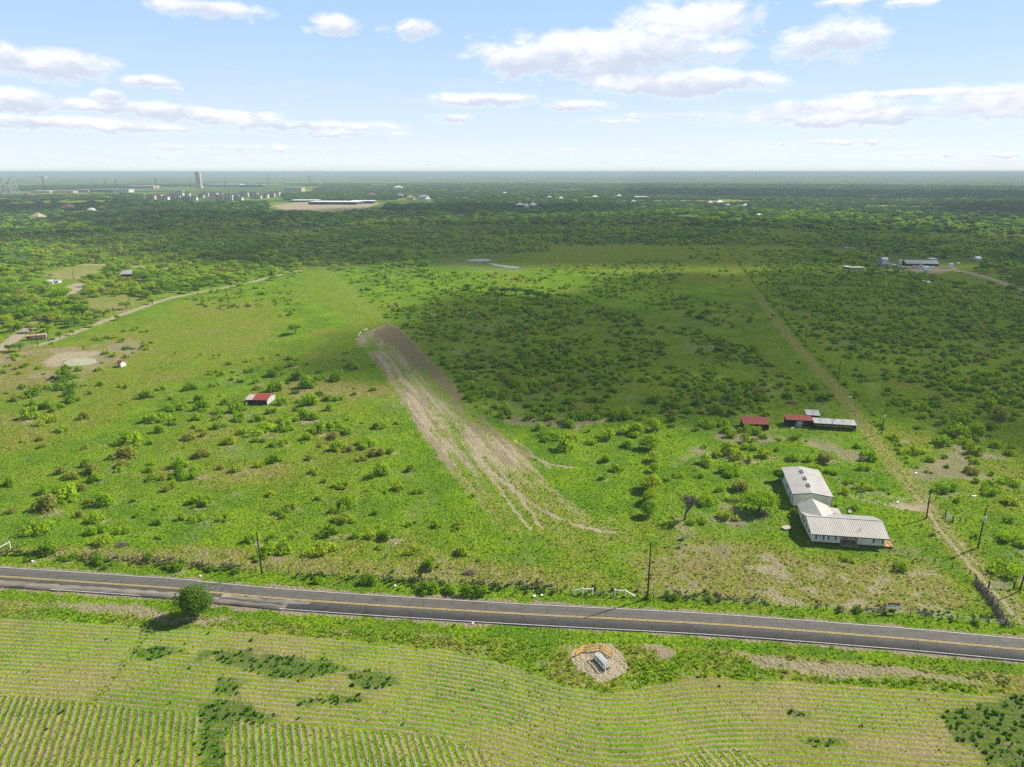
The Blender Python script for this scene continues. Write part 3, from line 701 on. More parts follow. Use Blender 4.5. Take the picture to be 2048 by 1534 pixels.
# ------------------------------------------------------------------ bushes: traced from the photograph
TR = '''46,775,18,d 125,757,50,d 75,775,20,o 101,775,20,g 133,776,34,d 63,792,34,d 140,788,26,d 144,802,32,d 182,787,13,g 32,799,28,o 68,809,22,g 89,815,26,d 120,814,20,g 106,822,20,g 58,834,36,g 101,841,32,y 79,850,20,y
166,836,22,o 123,862,20,g 82,879,20,o 85,893,18,o 171,896,16,o 239,773,12,g 203,769,16,g 167,771,12,g 251,775,14,o 296,793,34,g 321,778,18,g 313,840,52,g 321,862,24,g 256,884,60,g 246,911,54,o 344,846,24,g 246,807,12,g
173,931,26,d 123,944,30,o 185,943,36,o 244,931,28,o 236,941,20,g 147,955,26,o 193,960,34,g 19,968,30,g 120,994,70,g 91,985,30,g 92,1015,46,o 195,1040,32,g 75,1059,46,g 200,1062,34,g 248,1064,26,g 205,1086,34,y 268,1002,16,g 272,1031,14,d 321,1076,16,g
198,1125,32,d 92,1105,40,d 297,1117,24,d 137,1117,26,d 338,1134,22,d 325,958,18,o 335,980,26,o 460,728,16,g 499,722,14,g 581,732,20,g 557,739,18,g 499,744,18,d 420,747,14,g 433,744,12,g 443,749,14,g 466,744,8,d 545,751,26,d 593,758,32,d 637,758,20,g 675,758,30,d
380,778,26,d 428,770,16,g 463,759,12,d 482,763,14,d 513,766,20,g 550,780,34,d 617,773,36,g 591,785,16,d 400,802,26,d 408,816,34,g 355,817,36,g 449,807,20,g 396,838,26,g 473,822,36,g 477,838,28,g 437,824,24,g 446,850,20,g 516,840,24,g 564,807,28,g 542,824,20,d 572,840,30,g
622,807,40,g 603,802,20,g 639,790,18,d 608,836,32,g 658,819,20,g 680,798,22,g 506,863,56,g 569,858,34,g 630,836,24,g 634,862,34,g 665,855,44,g 347,846,18,g 379,877,26,o 408,870,20,o 460,884,32,y 528,882,14,g 569,886,22,y 613,877,24,g 675,898,34,g 644,891,18,y 403,910,30,o 432,855,20,d
364,931,34,g 357,946,22,d 442,936,16,o 472,941,22,y 518,932,20,y 550,922,30,g 617,917,20,o 630,944,20,y 648,963,18,o 345,973,20,y 543,989,20,y 403,1006,38,g 584,1014,24,y 559,1026,22,g 362,1037,24,y 391,1037,24,g 448,1037,26,g 675,1018,36,g 682,1038,24,y 502,1081,30,g 543,1076,20,g
560,1102,46,g 646,1102,40,y 516,1117,24,g 661,1066,38,g 678,973,22,g 357,1134,30,d 760,948,46,g 822,939,24,d 689,972,22,g 796,977,28,y 839,984,20,g 692,1011,40,g 689,1042,26,y 750,1026,16,g 740,1074,24,y 711,1073,20,g 772,1073,32,d 873,1052,22,g 827,1102,28,y 861,1132,40,d 923,1105,28,y
959,1120,14,y 829,1044,12,g 726,920,18,o 782,903,20,g 635,1164,24,g 737,1164,36,d 858,1180,44,d 897,1183,30,d 948,1187,44,d 1342,1195,26,d 1141,842,34,d 1138,852,26,g 1196,835,24,g 1230,839,30,d 1254,835,34,g 1080,858,26,g 1093,868,26,g 1117,875,28,g 1092,881,20,g 1146,881,28,y 1128,899,42,g
1213,876,34,y 1186,885,20,g 1177,863,14,g 1210,921,24,g 1232,940,26,g 1203,958,16,d 1254,892,28,g 1263,868,34,g 1071,919,8,d 1336,960,14,g 1341,842,24,d 1415,849,30,g 1442,849,24,g 1451,864,24,g 1487,864,28,g 1461,873,22,y 1514,866,24,g 1528,875,20,g 1497,885,38,y 1461,905,40,y
1432,911,26,y 1413,926,34,y 1476,917,26,y 1502,897,22,g 1528,911,28,y 1500,921,20,y 1456,948,34,g 1476,933,22,y 1588,917,28,y 1617,921,20,y 1553,900,14,g 1627,938,20,g 1649,919,28,o 1408,1006,30,g 1439,982,20,g 1454,1035,28,y 1382,1046,22,y 1405,1040,20,g 1664,946,20,g 1355,950,18,g 1659,1011,16,d
1730,938,24,g 1729,977,26,y 1790,876,24,y 1831,905,28,y 1860,921,24,g 1888,888,32,g 1949,905,36,y 1925,885,26,y 1889,916,16,g 1893,934,12,d 1937,916,14,g 1896,979,38,g 1953,962,16,g 1978,970,24,g 2018,963,34,g 1983,948,14,g 2021,1006,28,y 1915,1001,18,g 1766,979,12,g 1778,987,8,d
1917,869,40,g 1954,866,34,g 1980,857,28,d 1838,856,20,g 1886,849,30,g 1741,916,34,g 1989,892,22,g 1949,1073,18,g 2006,1140,46,g 2031,1085,40,g 1865,1070,14,g 1803,1138,30,g 1693,1119,20,y 1692,1078,10,d 1718,1088,12,d 1662,1082,9,d 1588,1025,18,d 1710,1018,20,g 1672,1008,16,g 1691,985,20,y 1420,1200,22,d 1473,1200,12,d 1534,1207,12,d 1680,1217,18,d 1714,1221,20,d 1952,1247,18,d
1295,1196,20,d 1290,1000,16,y 1700,965,16,g 215,1133,20,d 60,1120,18,d 420,1140,18,d 470,1145,16,d'''
LOWB = {'125,757', '256,884', '246,911', '506,863', '120,994', '665,855', '313,840'}
traced = []
for tok in TR.split():
    u, v, w, k = tok.split(','); low = (u+','+v) in LOWB
    u = float(u); v = float(v); w = float(w)
    x, y = G(u, v+1); d = w*mpp(u, v)*1.12
    traced.append(dict(u=u, v=v, w=w, k=k, x=x, y=y, d=d, h=d*(.42 if low else random.uniform(.62, .85))))

def scatter(cands, sep, taken):
    """dart throwing on a hash grid; cands = array x,y,size"""
    cell = 4.0; grid = {}
    for (x, y, s) in taken: grid.setdefault((int(x//cell), int(y//cell)), []).append((x, y, s))
    out = []
    for x, y, s in cands:
        cx, cy = int(x//cell), int(y//cell); ok = True
        for a in (-1, 0, 1):
            for b in (-1, 0, 1):
                for (p, q, r) in grid.get((cx+a, cy+b), ()):
                    if (p-x)**2+(q-y)**2 < ((r+s)*.5*sep)**2: ok = False; break
                if not ok: break
            if not ok: break
        if ok: grid.setdefault((cx, cy), []).append((x, y, s)); out.append((x, y, s))
    return out

# density of scrub by region (photo-coordinate plan shapes)
SCRUB = [([(800, 655), (900, 600), (1150, 590), (1310, 640), (1480, 690), (1560, 740), (1690, 800), (1720, 840), (1560, 850), (1480, 830), (1330, 825), (1060, 850), (960, 830), (930, 800), (860, 725)], .055),
         ([(820, 670), (930, 600), (1100, 600), (1180, 700), (1120, 780), (1000, 790), (900, 730)], .08),
         ([(1000, 770), (1300, 750), (1500, 760), (1690, 810), (1480, 835), (1000, 835)], .075),
         ([(1330, 800), (1500, 790), (1700, 812), (1640, 838), (1340, 835)], .05),
         ([(1620, 640), (1500, 560), (1560, 520), (1760, 545), (2100, 640), (2100, 860), (1900, 850), (1760, 800)], .085),
         ([(1500, 500), (1650, 500), (1900, 560), (2100, 620), (2100, 760), (1760, 620), (1600, 560)], .06),
         ([(1860, 680), (2100, 640), (2100, 740), (1950, 760)], .02),
         ([(690, 545), (900, 545), (1150, 560), (1130, 590), (930, 595), (860, 625), (790, 640), (740, 600)], .030),
         ([(390, 570), (470, 560), (560, 545), (600, 590), (590, 640), (520, 610), (430, 620), (370, 600)], .022),
         ([(1160, 545), (1260, 520), (1400, 520), (1330, 580), (1500, 620), (1480, 660), (1300, 620), (1180, 590)], .028),
         ([(0, 590), (100, 640), (100, 700), (280, 655), (300, 690), (210, 740), (0, 790)], .022),
         ([(1330, 480), (1480, 480), (1620, 560), (1720, 830), (1640, 760), (1560, 650)], .010),
         ([(700, 700), (740, 760), (800, 850), (900, 960), (980, 1050), (900, 1110), (300, 1060), (0, 1060), (0, 900), (300, 820), (500, 720), (600, 700)], .0065),
         ([(1330, 850), (1740, 870), (1800, 940), (1700, 930), (1560, 930), (1450, 980), (1340, 960)], .007),
         ([(1780, 860), (2100, 860), (2100, 1150), (1960, 1100), (1860, 1000)], .006)]
n = 90000; g = np.random.default_rng(21)
r = np.sqrt(120**2+(900**2-120**2)*g.random(n)); a = np.radians(g.uniform(-39, 39, n)); x = r*np.sin(a); y = r*np.cos(a)
area = math.radians(78)*.5*(900**2-120**2)
dn = np.zeros(n)
for Pn, d in SCRUB: dn = np.maximum(dn, poly(x, y, Pn, 6)*d)
cl = fbm(x/16, y/16, 777, 3); dn *= np.clip(.35+(cl-.38)*5, .15, 1.9)
dn *= (1-poly(x, y, RUNWAY, 4))*(1-poly(x, y, UPRUN, 4))*(1-line(x, y, RAMTRACK, 4, 2))
u_, v_ = PX(x, y)
for (a0, b0, ra, rb) in ((1511, 846, 42, 14), (1640, 842, 75, 20), (1610, 975, 70, 55), (1690, 1070, 110, 60), (523, 800, 40, 22), (240, 730, 18, 12), (1763, 860, 10, 12), (66, 676, 30, 14), (1690, 800, 12, 10)):
    dn *= (np.hypot((u_-a0)/ra, (v_-b0)/rb) > 1)
gr_keep = line(x, y, GROAD, 4, 1)+line(x, y, GROAD2, 2.5, 1)+line(x, y, RROAD, 4, 1)+poly(x, y, [(82, 725), (110, 705), (150, 700), (208, 702), (205, 722), (180, 735), (95, 736)], 2)
dn *= gr_keep < .2
sz = np.clip(g.lognormal(math.log(2.9), .40, n), 1.1, 6.2)
hx = []; 
for p_, q_ in zip(RAMTRACK[:7], RAMTRACK[1:7]):
    p_ = G(*p_); q_ = G(*q_); L_ = math.hypot(q_[0]-p_[0], q_[1]-p_[1])
    for i_ in range(int(L_/3.4)):
        if random.random() < .75: k_ = i_*3.4/L_; hx.append((p_[0]+(q_[0]-p_[0])*k_+random.uniform(4.2, 6.2), p_[1]+(q_[1]-p_[1])*k_, random.uniform(1.4, 3.0)))
k = g.random(n) < dn*area/n
cand = hx+sorted(zip(x[k], y[k], sz[k]), key=lambda q: -q[2])
rand_b = scatter(cand, .62, [(t['x'], t['y'], t['d']) for t in traced])
gcol = random.Random(5)
pool = []
for (x, y, s) in rand_b:
    uu, vv = PX(np.array(x), np.array(y)); uu = float(uu); vv = float(vv); q = gcol.random()
    right = uu > 1000 and vv > 560
    kk = 'd' if q < .26 else 'g' if q < .80 else 'y' if q < .92 else 'o'
    if not right: kk = 'd' if q < .25 else 'g' if q < .75 else 'y' if q < .88 else 'o'
    wpx = s/mpp(uu, vv)
    pool.append(dict(u=uu, v=vv, w=wpx, k=kk, x=x, y=y, d=s, h=s*gcol.uniform(.5, .8)))
inview = [p for p in pool if 0 < p['u'] < 2048]
inview.sort(key=lambda p: -p['w'])
NIND = max(0, 298-len(traced))
ind = traced+inview[:NIND]; sel = set(id(p) for p in inview[:NIND])
rest_b = [p for p in pool if id(p) not in sel]
plant_labels(ind, 'bush')
# bare, browsed soil round the foot of each bush
cvr = np.stack([C['dirt'], C['lush'], C['brown'], C['dark']], -1); nz_ = fbm(gx/1.4, gy/1.4, 88, 3)
for p in ind:
    R_ = p['d']*1.1; ox_ = p['x']+p['d']*random.uniform(.0, .5); oy_ = p['y']-p['d']*random.uniform(.1, .5)
    w_ = (np.abs(gx-ox_) < R_) & (np.abs(gy-oy_) < R_)
    cvr[w_, 0] += random.choice((0, .25, .5, .7))*np.exp(-((gx[w_]-ox_)**2+((gy[w_]-oy_)*1.4)**2)/(p['d']*.62)**2)*sst(.3, .6, nz_[w_])
ground.data.attributes['cover'].data.foreach_set('color', cvr.astype(np.float32).ravel())
for p in ind:
    o = bpy.data.objects.new('bush', BUSH[p['k']][random.randrange(3)]); COL.objects.link(o)
    o.location = (p['x'], p['y'], -.05); o.scale = (p['d']*random.uniform(.9, 1.15), p['d']*random.uniform(.75, 1.2), p['h']*1.8); o.rotation_euler = (0, 0, random.uniform(0, 6.28))
    tag(o, p['label'], 'bush', 'bushes scattered over the pasture')

def gn_scatter(name, protos, pts, label, cat):
    """pts: x, y, z, sx, sz, rot, idx  -> one uncountable object instancing unlinked prototypes"""
    pts = np.array(pts, float)
    c = bpy.data.collections.new(name+'_sources')
    for q, me in enumerate(protos): c.objects.link(bpy.data.objects.new('%s_%02d' % (name, q), me))
    me = bpy.data.meshes.new(name); me.vertices.add(len(pts)); me.vertices.foreach_set('co', pts[:, :3].astype(np.float32).ravel())
    fattr(me, 'sc', pts[:, [3, 3, 4]], 'FLOAT_VECTOR'); rot = np.zeros((len(pts), 3)); rot[:, 2] = pts[:, 5]; fattr(me, 'rt', rot, 'FLOAT_VECTOR'); fattr(me, 'ix', pts[:, 6], 'INT')
    o = tag(link(name, me), label, cat, kind='stuff')
    ng = bpy.data.node_groups.new(name, 'GeometryNodeTree')
    ng.interface.new_socket('Geometry', in_out='INPUT', socket_type='NodeSocketGeometry'); ng.interface.new_socket('Geometry', in_out='OUTPUT', socket_type='NodeSocketGeometry')
    N = ng.nodes; L = ng.links
    gi = N.new('NodeGroupInput'); go = N.new('NodeGroupOutput'); ip = N.new('GeometryNodeInstanceOnPoints'); ci = N.new('GeometryNodeCollectionInfo')
    ci.inputs['Collection'].default_value = c; ci.inputs['Separate Children'].default_value = True; ci.inputs['Reset Children'].default_value = True
    def na(nm, ty):
        q = N.new('GeometryNodeInputNamedAttribute'); q.data_type = ty; q.inputs['Name'].default_value = nm; return q.outputs['Attribute']
    L.new(gi.outputs[0], ip.inputs['Points']); L.new(ci.outputs[0], ip.inputs['Instance']); ip.inputs['Pick Instance'].default_value = True
    L.new(na('ix', 'INT'), ip.inputs['Instance Index']); L.new(na('rt', 'FLOAT_VECTOR'), ip.inputs['Rotation']); L.new(na('sc', 'FLOAT_VECTOR'), ip.inputs['Scale'])
    L.new(ip.outputs[0], go.inputs[0])
    md = o.modifiers.new('scatter', 'NODES'); md.node_group = ng
    return o
KI = {k: i for i, k in enumerate('ygdo')}
protos = [BUSH[k][0] for k in 'ygdo']+[BUSH[k][2] for k in 'ygdo']+[LOBUSH[k][0] for k in 'ygdo']+[LOBUSH[k][1] for k in 'ygdo']
pts = []
for p in rest_b:
    near = p['y'] < 420; b = (0 if random.random() < .5 else 4) if near else (8 if random.random() < .5 else 12)
    pts.append((p['x'], p['y'], -.05, p['d'], p['h']*1.55, random.uniform(0, 6.28), b+KI[p['k']]))
gn_scatter('scrub', protos, pts, 'low mesquite scrub in its hundreds, beyond the single bushes', 'scrub')
print('bushes', len(traced), len(inview), len(rest_b))

# ------------------------------------------------------------------ trees
def hero_leaves(name, n, size, seed, kind, lobes, rz=.42, zc=.5, core=.35, zlo=-.4):
    V, Fc = leaves(n, .5, rz, size, seed, lobes=lobes, zlo=zlo, core=core); V[:, 2] += zc
    me = np_mesh(name, V, Fc); me.materials.append(LEAF[kind]); return me
def tree(u, v, wpx, hm, kind, label, mesh=None, trunk=None, group=None, rz=None, stretch=1.0):
    x, y = G(u, v); d = wpx*mpp(u, v)*1.1
    return tree_at(x, y, d, hm, kind, label, mesh, trunk, group, rz, stretch)
def tree_at(x, y, d, hm, kind, label, mesh=None, trunk=None, group=None, rz=None, stretch=1.0):
    o = empty('tree', (x, y, -.05), random.uniform(0, 6.28) if rz is None else rz); o.scale = (d*stretch, d, hm)
    tag(o, label, 'tree', group)
    link('crown', mesh or CROWN[kind][random.randrange(3)], o); link('trunk', trunk or TRUNKS[random.randrange(2)], o)
    return o
tree(387, 1232, 76, 6.9, 'd', 'lone dense round tree at the near side of the road, over the worn asphalt', hero_leaves('crown_round', 5200, .05, 9001, 'k', 16, rz=.60, zc=.46, core=.5, zlo=-.62), rz=.4)
tree(1518, 1020, 82, 5.6, 'o', 'wide spreading tree with dark limbs left of the white roofed barn', hero_leaves('crown_spread', 5200, .040, 9002, 'g', 22, rz=.44, zc=.55, core=.25), stretch=1.1, rz=.2)
tree(1556, 962, 27, 4.6, 'd', 'narrow dark tree against the rear left wall of the barn', hero_leaves('crown_dense', 2600, .06, 9003, 'd', 12, rz=.5, zc=.48, core=.5, zlo=-.6))
ROW = [(1304, 858, 27, 4.3, 'y', 'top tree'), (1276, 866, 28, 3.4, 'g', 'low tree left of the top'), (1300, 898, 42, 4.6, 'g', 'broadest tree'), (1306, 921, 24, 3.2, 'y', 'small tree under the broadest'), (1309, 942, 20, 2.6, 'g', 'smallest tree, mid row'), (1300, 978, 46, 4.4, 'y', 'brightest yellow-green tree'), (1299, 1003, 30, 3.6, 'y', 'tree just below the brightest'), (1298, 1030, 34, 4.2, 'g', 'lowest tree')]
for k, (u, v, w, h, kd, nm) in enumerate(ROW):
    tree(u, v, w*1.3, h*1.25, 'y', nm+' of the upright row between airstrip and house field', group='row of trees between the two fields',
         mesh=hero_leaves('crown_row', 2200, .06, 9100+k, 'y' if kd == 'y' else 'g', 10, rz=.52, zc=.42, core=.4, zlo=-.72))
tree(590, 668, 34, 6.6, 'd', 'isolated dark tree standing left of the upper airstrip', hero_leaves('crown_lone', 2600, .05, 9004, 'd', 12, rz=.4, zc=.56))
tree(1656, 925, 30, 3.6, 'o', 'thin see-through tree on the grass above the barn')
for k, (u, v, w, h, kd) in enumerate([(938, 580, 26, 6, 'd'), (962, 583, 24, 6, 'g'), (988, 588, 28, 7, 'd'), (1010, 590, 26, 7, 'd'), (1032, 590, 26, 7, 'd'), (1056, 594, 28, 7, 'd'), (1075, 597, 24, 6, 'd'), (1092, 600, 22, 5.5, 'd')]):
    tree(u, v, w, h, kd, '%s tree from the left in the dark clump beyond the brush field' % ['first', 'second', 'third', 'fourth', 'fifth', 'sixth', 'seventh', 'last'][k], group='dark clump of trees beyond the brush')
for k, (u, v, w, h, kd, lb) in enumerate([(186, 562, 30, 7, 'd', 'dark tree left of the dark roofed barn'), (214, 555, 26, 7, 'd', 'dark tree touching the left end of the barn roof'), (228, 548, 38, 8, 'd', 'big dark tree behind the dark roofed barn'), (290, 565, 44, 9, 'd', 'biggest dark tree right of the dark roofed barn'),
     (318, 560, 30, 8, 'd', 'dark tree far right of the dark roofed barn'), (245, 582, 24, 7, 'y', 'tall pale green tree in front of the dark roofed barn'), (16, 645, 34, 6, 'g', 'green tree at the left photo edge above the gravel road'), (62, 665, 34, 6, 'o', 'grey-green tree behind the rusty wreck'),
     (96, 664, 20, 5, 'g', 'bright tree right behind the rusty wreck'), (120, 678, 18, 5, 'd', 'dark tree right of the rusty wreck'), (147, 670, 14, 4, 'g', 'small tree on the bend of the gravel lane'), (253, 618, 26, 6, 'g', 'bright tree beside the pole on the gravel lane'), (305, 608, 18, 5, 'g', 'tree at the far end of the gravel lane'),
     (476, 568, 26, 6, 'g', 'round green tree at the top corner of the dry slope'), (431, 566, 26, 6, 'g', 'green tree left of the top corner of the dry slope'), (404, 562, 24, 6, 'o', 'pale tree on the wood edge above the dry slope'),
     (40, 702, 28, 5, 'd', 'dark tree above the stock pond bank'), (18, 702, 16, 4, 'd', 'small dark tree below the gravel road at the left edge'), (234, 640, 12, 3.5, 'd', 'small dark tree on the lane fence'), (1745, 548, 36, 8, 'g', 'tree left of the ranch house'), (1776, 533, 16, 6, 'd', 'dark tree against the ranch house wall'),
     (1805, 545, 26, 6, 'g', 'tree in front of the ranch yard'), (1830, 560, 20, 4, 'd', 'low dark tree left of the two white slabs'), (1931, 617, 24, 6, 'd', 'single dark tree in the grey brush below the ranch'), (1892, 517, 26, 8, 'd', 'dark tree behind the long grey roof'), (1545, 637, 14, 4, 'g', 'tree at the end of the hedge by the lane'),
     (1502, 643, 14, 4, 'g', 'tree left along the hedge by the lane'), (1412, 636, 24, 6, 'd', 'dark tree in the hedge above the brush field'), (1381, 632, 18, 5, 'd', 'smaller dark tree left in the hedge above the brush field')]):
    tree(u, v, w, h, kd, lb)

DEADW = mat('dead_wood', (.16, .135, .11), .9, var=.3, scale=5)
def bare_tree(u, v, h, sp, label, seed, depth=5):
    x, y = G(u, v); o = empty('bare_tree', (x, y, 0)); tag(o, label, 'tree'); g = random.Random(seed); tr = MB(); br = MB()
    def grow(p, d, L, r, k):
        q = p+d*L; (tr if k < 1 else br).tube(p, q, max(r, .042), max(r*.68, .035), 6 if k < 2 else 4)
        if k >= depth: return
        for _ in range(3 if k < 4 else 2):
            nd = (d+Vector((g.uniform(-1, 1), g.uniform(-1, 1), g.uniform(-.25, .6)))*sp).normalized()
            grow(q, nd, L*g.uniform(.74, .98), r*.62, k+1)
    grow(Vector((0, 0, -.1)), Vector((.05, 0, 1)), h*.16, h*.034, 0)
    tr.build('trunk', DEADW, o); br.build('branch', DEADW, o); return o
bare_tree(1370, 1037, 8.5, .98, 'leafless grey tree standing alone left of the spreading tree', 5, 6)
bare_tree(1311, 872, 4.0, .8, 'leafless grey tree among the green row of trees', 8)
bare_tree(549, 742, 2.6, .7, 'small pale dead tree above the red and white roofed shed', 11, 4)
bare_tree(83, 1092, 1.6, 1.2, 'dead branches lying in grass above the left stretch of road', 13, 3) if False else None
for k, (u, v, h) in enumerate([(180, 625, 5), (226, 624, 4.5), (430, 716, 3.2), (438, 716, 3.5), (400, 714, 3.0), (350, 711, 3.0), (22, 668, 5.5)]):
    bare_tree(u, v, h, .8, ['brown leafless tree in the clearing of the left wood', 'second leafless tree right in the wood clearing', 'leafless sapling on the fence line of the dry slope', 'rightmost and tallest leafless sapling on the dry slope', 'third leafless sapling from the right on the dry slope', 'leftmost leafless sapling on the dry slope', 'bare grey tree by the gravel road at the left edge'][k], 30+k, 4)

# woodland: candidates from the density of tree cover
W1 = [(-160, 500), (0, 470), (450, 480), (620, 500), (640, 528), (560, 545), (480, 560), (430, 572), (375, 584), (300, 600), (240, 622), (150, 655), (95, 650), (40, 660), (-160, 690)]
W3 = [(1640, 507), (1760, 492), (2100, 480), (2200, 640), (2048, 575), (1990, 550), (1920, 532), (1880, 522), (1790, 518), (1750, 530), (1740, 545), (1690, 530), (1660, 535)]
NOW = [[(1735, 550), (1745, 518), (1800, 512), (1900, 518), (1960, 515), (1960, 548), (1900, 552)], [(1640, 492), (1720, 490), (1725, 506), (1650, 508)], [(280, 403), (280, 386), (570, 384), (570, 404), (420, 406)], [(0, 393), (0, 383), (300, 376), (560, 368), (640, 374), (620, 388), (300, 388)], [(860, 548), (860, 508), (1130, 504), (1140, 530), (1060, 550)], [(730, 402), (870, 396), (880, 410), (740, 410)], [(100, 424), (240, 418), (240, 424), (110, 428)], [(1020, 417), (1085, 412), (1085, 420), (1020, 422)], [(1400, 415), (1500, 408), (1500, 418), (1400, 418)], [(1690, 545), (1745, 530), (1745, 546)], TANF, [(165, 598), (230, 590), (300, 598), (250, 630), (170, 628)], [(85, 555), (160, 555), (160, 590), (130, 592), (85, 575)], [(235, 545), (275, 545), (275, 570), (235, 570)], [(535, 400), (780, 403), (760, 422), (530, 424)]]
def wood(n, r0, r1, dmin, f, seed):
    g = np.random.default_rng(seed)
    r = np.exp(g.uniform(math.log(r0), math.log(r1), n)); a = np.radians(g.uniform(-38.5, 38.5, n)); x = r*np.sin(a); y = r*np.cos(a)
    c = cover(x, y)
    d = np.maximum(poly(x, y, W1, 12), poly(x, y, W3, 12)*(fbm(x/60, y/60, 5)+.45))
    d = np.maximum(d, c['dark']*(r > 560))
    nz = fbm(x/26, y/26, 919, 3); d = d*np.clip((nz-.30)*5, .15, 1)
    for P_ in NOW: d *= 1-poly(x, y, P_, 4)
    d *= (c['gravel'] < .25)*(1-poly(x, y, UPRUN, 5))
    k = g.random(n) < d
    s = np.maximum(dmin*g.lognormal(0, .28, n), r*f*g.uniform(.8, 1.3, n))
    return x[k], y[k], s[k]
x1, y1, s1 = wood(26000, 360, 1150, 5.6, .0, 51)
c1 = scatter(sorted(zip(x1, y1, s1), key=lambda q: -q[2]), .62, [])
x2, y2, s2 = wood(62000, 1150, 5200, 8, .0085, 52)
nearw = []
for (x, y, s) in c1:
    uu, vv = PX(np.array(x), np.array(y)); nearw.append((float(uu), float(vv), x, y, s))
cand = sorted([q for q in nearw if 0 < q[0] < 2048], key=lambda q: -q[4]/math.hypot(q[2], q[3]))[:120]
cs = set(id(q) for q in cand)
def fkind(x, y):
    r = math.hypot(x, y); k = tkind(x, y)
    return gt.choice('ddg') if (r > 900 and gt.random() < min(.95, (r-700)/900)) else k
items = []
gt = random.Random(9)
def tkind(x, y):
    q = float(fbm(np.array(x/70), np.array(y/70), 611, 3))+gt.uniform(-.16, .16)
    return 'd' if q < .45 else 'g' if q < .62 else 'o' if q < .69 else 'y'
for q in cand: items.append(dict(u=q[0], v=q[1], w=q[4]/mpp(q[0], q[1]), k=tkind(q[2], q[3]), q=q))
plant_labels(items, 'woodland tree')
for it in items:
    q = it['q']; tree_at(q[2], q[3], q[4]*1.15, q[4]*gt.uniform(.72, .95), it['k'], it['label'], group='single trees of the wood edge')
FARTREE = []
for i in range(3):
    V, Fc = leaves(150, .5, .44, .19, 800+i, lobes=8, zlo=-.3, core=.5); V[:, 2] += .34
    me = np_mesh('far_tree', V, Fc); me.materials.append(LEAF['f']); FARTREE.append(me)
TR_ALL = [CROWN[k][0] for k in 'ygdo']+[CROWN[k][2] for k in 'ygdo']+[LOTREE[k][0] for k in 'ygdo']+[LOTREE[k][1] for k in 'ygdo']+FARTREE
pts = []
for q in nearw:
    if id(q) in cs: continue
    b = (0 if gt.random() < .5 else 4) if q[3] < 620 else (8 if gt.random() < .5 else 12)
    pts.append((q[2], q[3], -.5, q[4]*1.25, q[4]*gt.uniform(.72, 1.0), gt.uniform(0, 6.28), b+KI[tkind(q[2], q[3])]))
for x, y, s in zip(x2, y2, s2):
    pts.append((x, y, -1, s*1.5, min(s*.8, 11)*gt.uniform(.8, 1.2), gt.uniform(0, 6.28), 16+gt.randrange(3) if gt.random() < min(.93, (math.hypot(x, y)-900)/900) else (8 if gt.random() < .5 else 12)+KI[fkind(x, y)]))
gn_scatter('woodland', TR_ALL, pts, 'dense green woodland running to the horizon as one mass', 'woodland')
print('woodland', len(pts), 'individual', len(items))

# ------------------------------------------------------------------ materials for built things
CREAM = mat('cream_siding', (.86, .78, .60), .7, var=.12, scale=.8)
ROOFW = mat('pale_metal_roof', (.50, .485, .455), .55, .05, var=.10, scale=.35, stretch=(1, .3, 1))
ROOFB = mat('barn_metal_roof', (.43, .415, .39), .55, .05, var=.10, scale=.3)
BARNW = mat('barn_wall_sheet', (.78, .77, .68), .6, var=.12, scale=.6)
TRIM = mat('dark_brown_trim', (.045, .035, .03), .6)
DARK = mat('dark_interior', (.02, .018, .016), .9)
GLASS = mat('window_glass', (.16, .19, .22), .15, var=.3, scale=2)
CURT = mat('pale_curtain', (.62, .66, .68), .8, var=.25, scale=5, stretch=(6, 1, .5))
SHUT = mat('dark_green_shutter', (.05, .065, .05), .6)
WOOD = mat('weathered_wood', (.34, .26, .17), .85, var=.3, scale=4)
POLE = mat('creosote_pole', (.045, .034, .028), .9, var=.3, scale=5)
REDR = mat('red_rust_roof', (.30, .055, .035), .7, var=.35, scale=1.2, c2=(.17, .05, .035), stretch=(3, .4, 1))
REDW = mat('bleached_roof_sheet', (.55, .46, .42), .7, var=.3, scale=1.5, stretch=(3, .4, 1))
GALV = mat('galvanised_roof', (.52, .53, .54), .45, .3, var=.3, scale=.7, c2=(.36, .34, .32), stretch=(3, .4, 1))
WHITEP = mat('white_pipe_paint', (.90, .89, .85), .5, var=.1)
YELP = mat('yellow_guard_paint', (.80, .46, .02), .5, var=.15)
GREYW = mat('grey_block_wall', (.46, .46, .47), .85, var=.25, scale=1)
CONC = mat('concrete', (.46, .42, .36), .9, var=.25, scale=1.5)
RUST = mat('rusty_metal', (.26, .09, .05), .85, var=.4, scale=1.2, c2=(.10, .06, .045))
STEEL = mat('grey_steel', (.36, .38, .38), .5, .3, var=.15)
BRICK = mat('brown_brick', (.24, .12, .08), .85, var=.3, scale=4)

def ribroof(mb, a, b, c, d, n, th=.08, rib=.05, rw=.06):
    """sheet roof plane a-b (low edge) c-d (high edge, c above b) with raised ribs running up the slope"""
    mb.plate([a, b, c, d], th)
    a, b, c, d = map(Vector, (a, b, c, d))
    nrm = (b-a).cross(d-a).normalized()
    if nrm.z < 0: nrm = -nrm
    for i in range(n+1):
        t = i/n; p = a.lerp(b, t); q = d.lerp(c, t); w = (b-a).normalized()*rw*.5
        if i == 0: p += w; q += w
        if i == n: p -= w; q -= w
        mb.hexa([p-w-nrm*.01, p+w-nrm*.01, q+w-nrm*.01, q-w-nrm*.01], [p-w+nrm*rib, p+w+nrm*rib, q+w+nrm*rib, q-w+nrm*rib])
    return mb

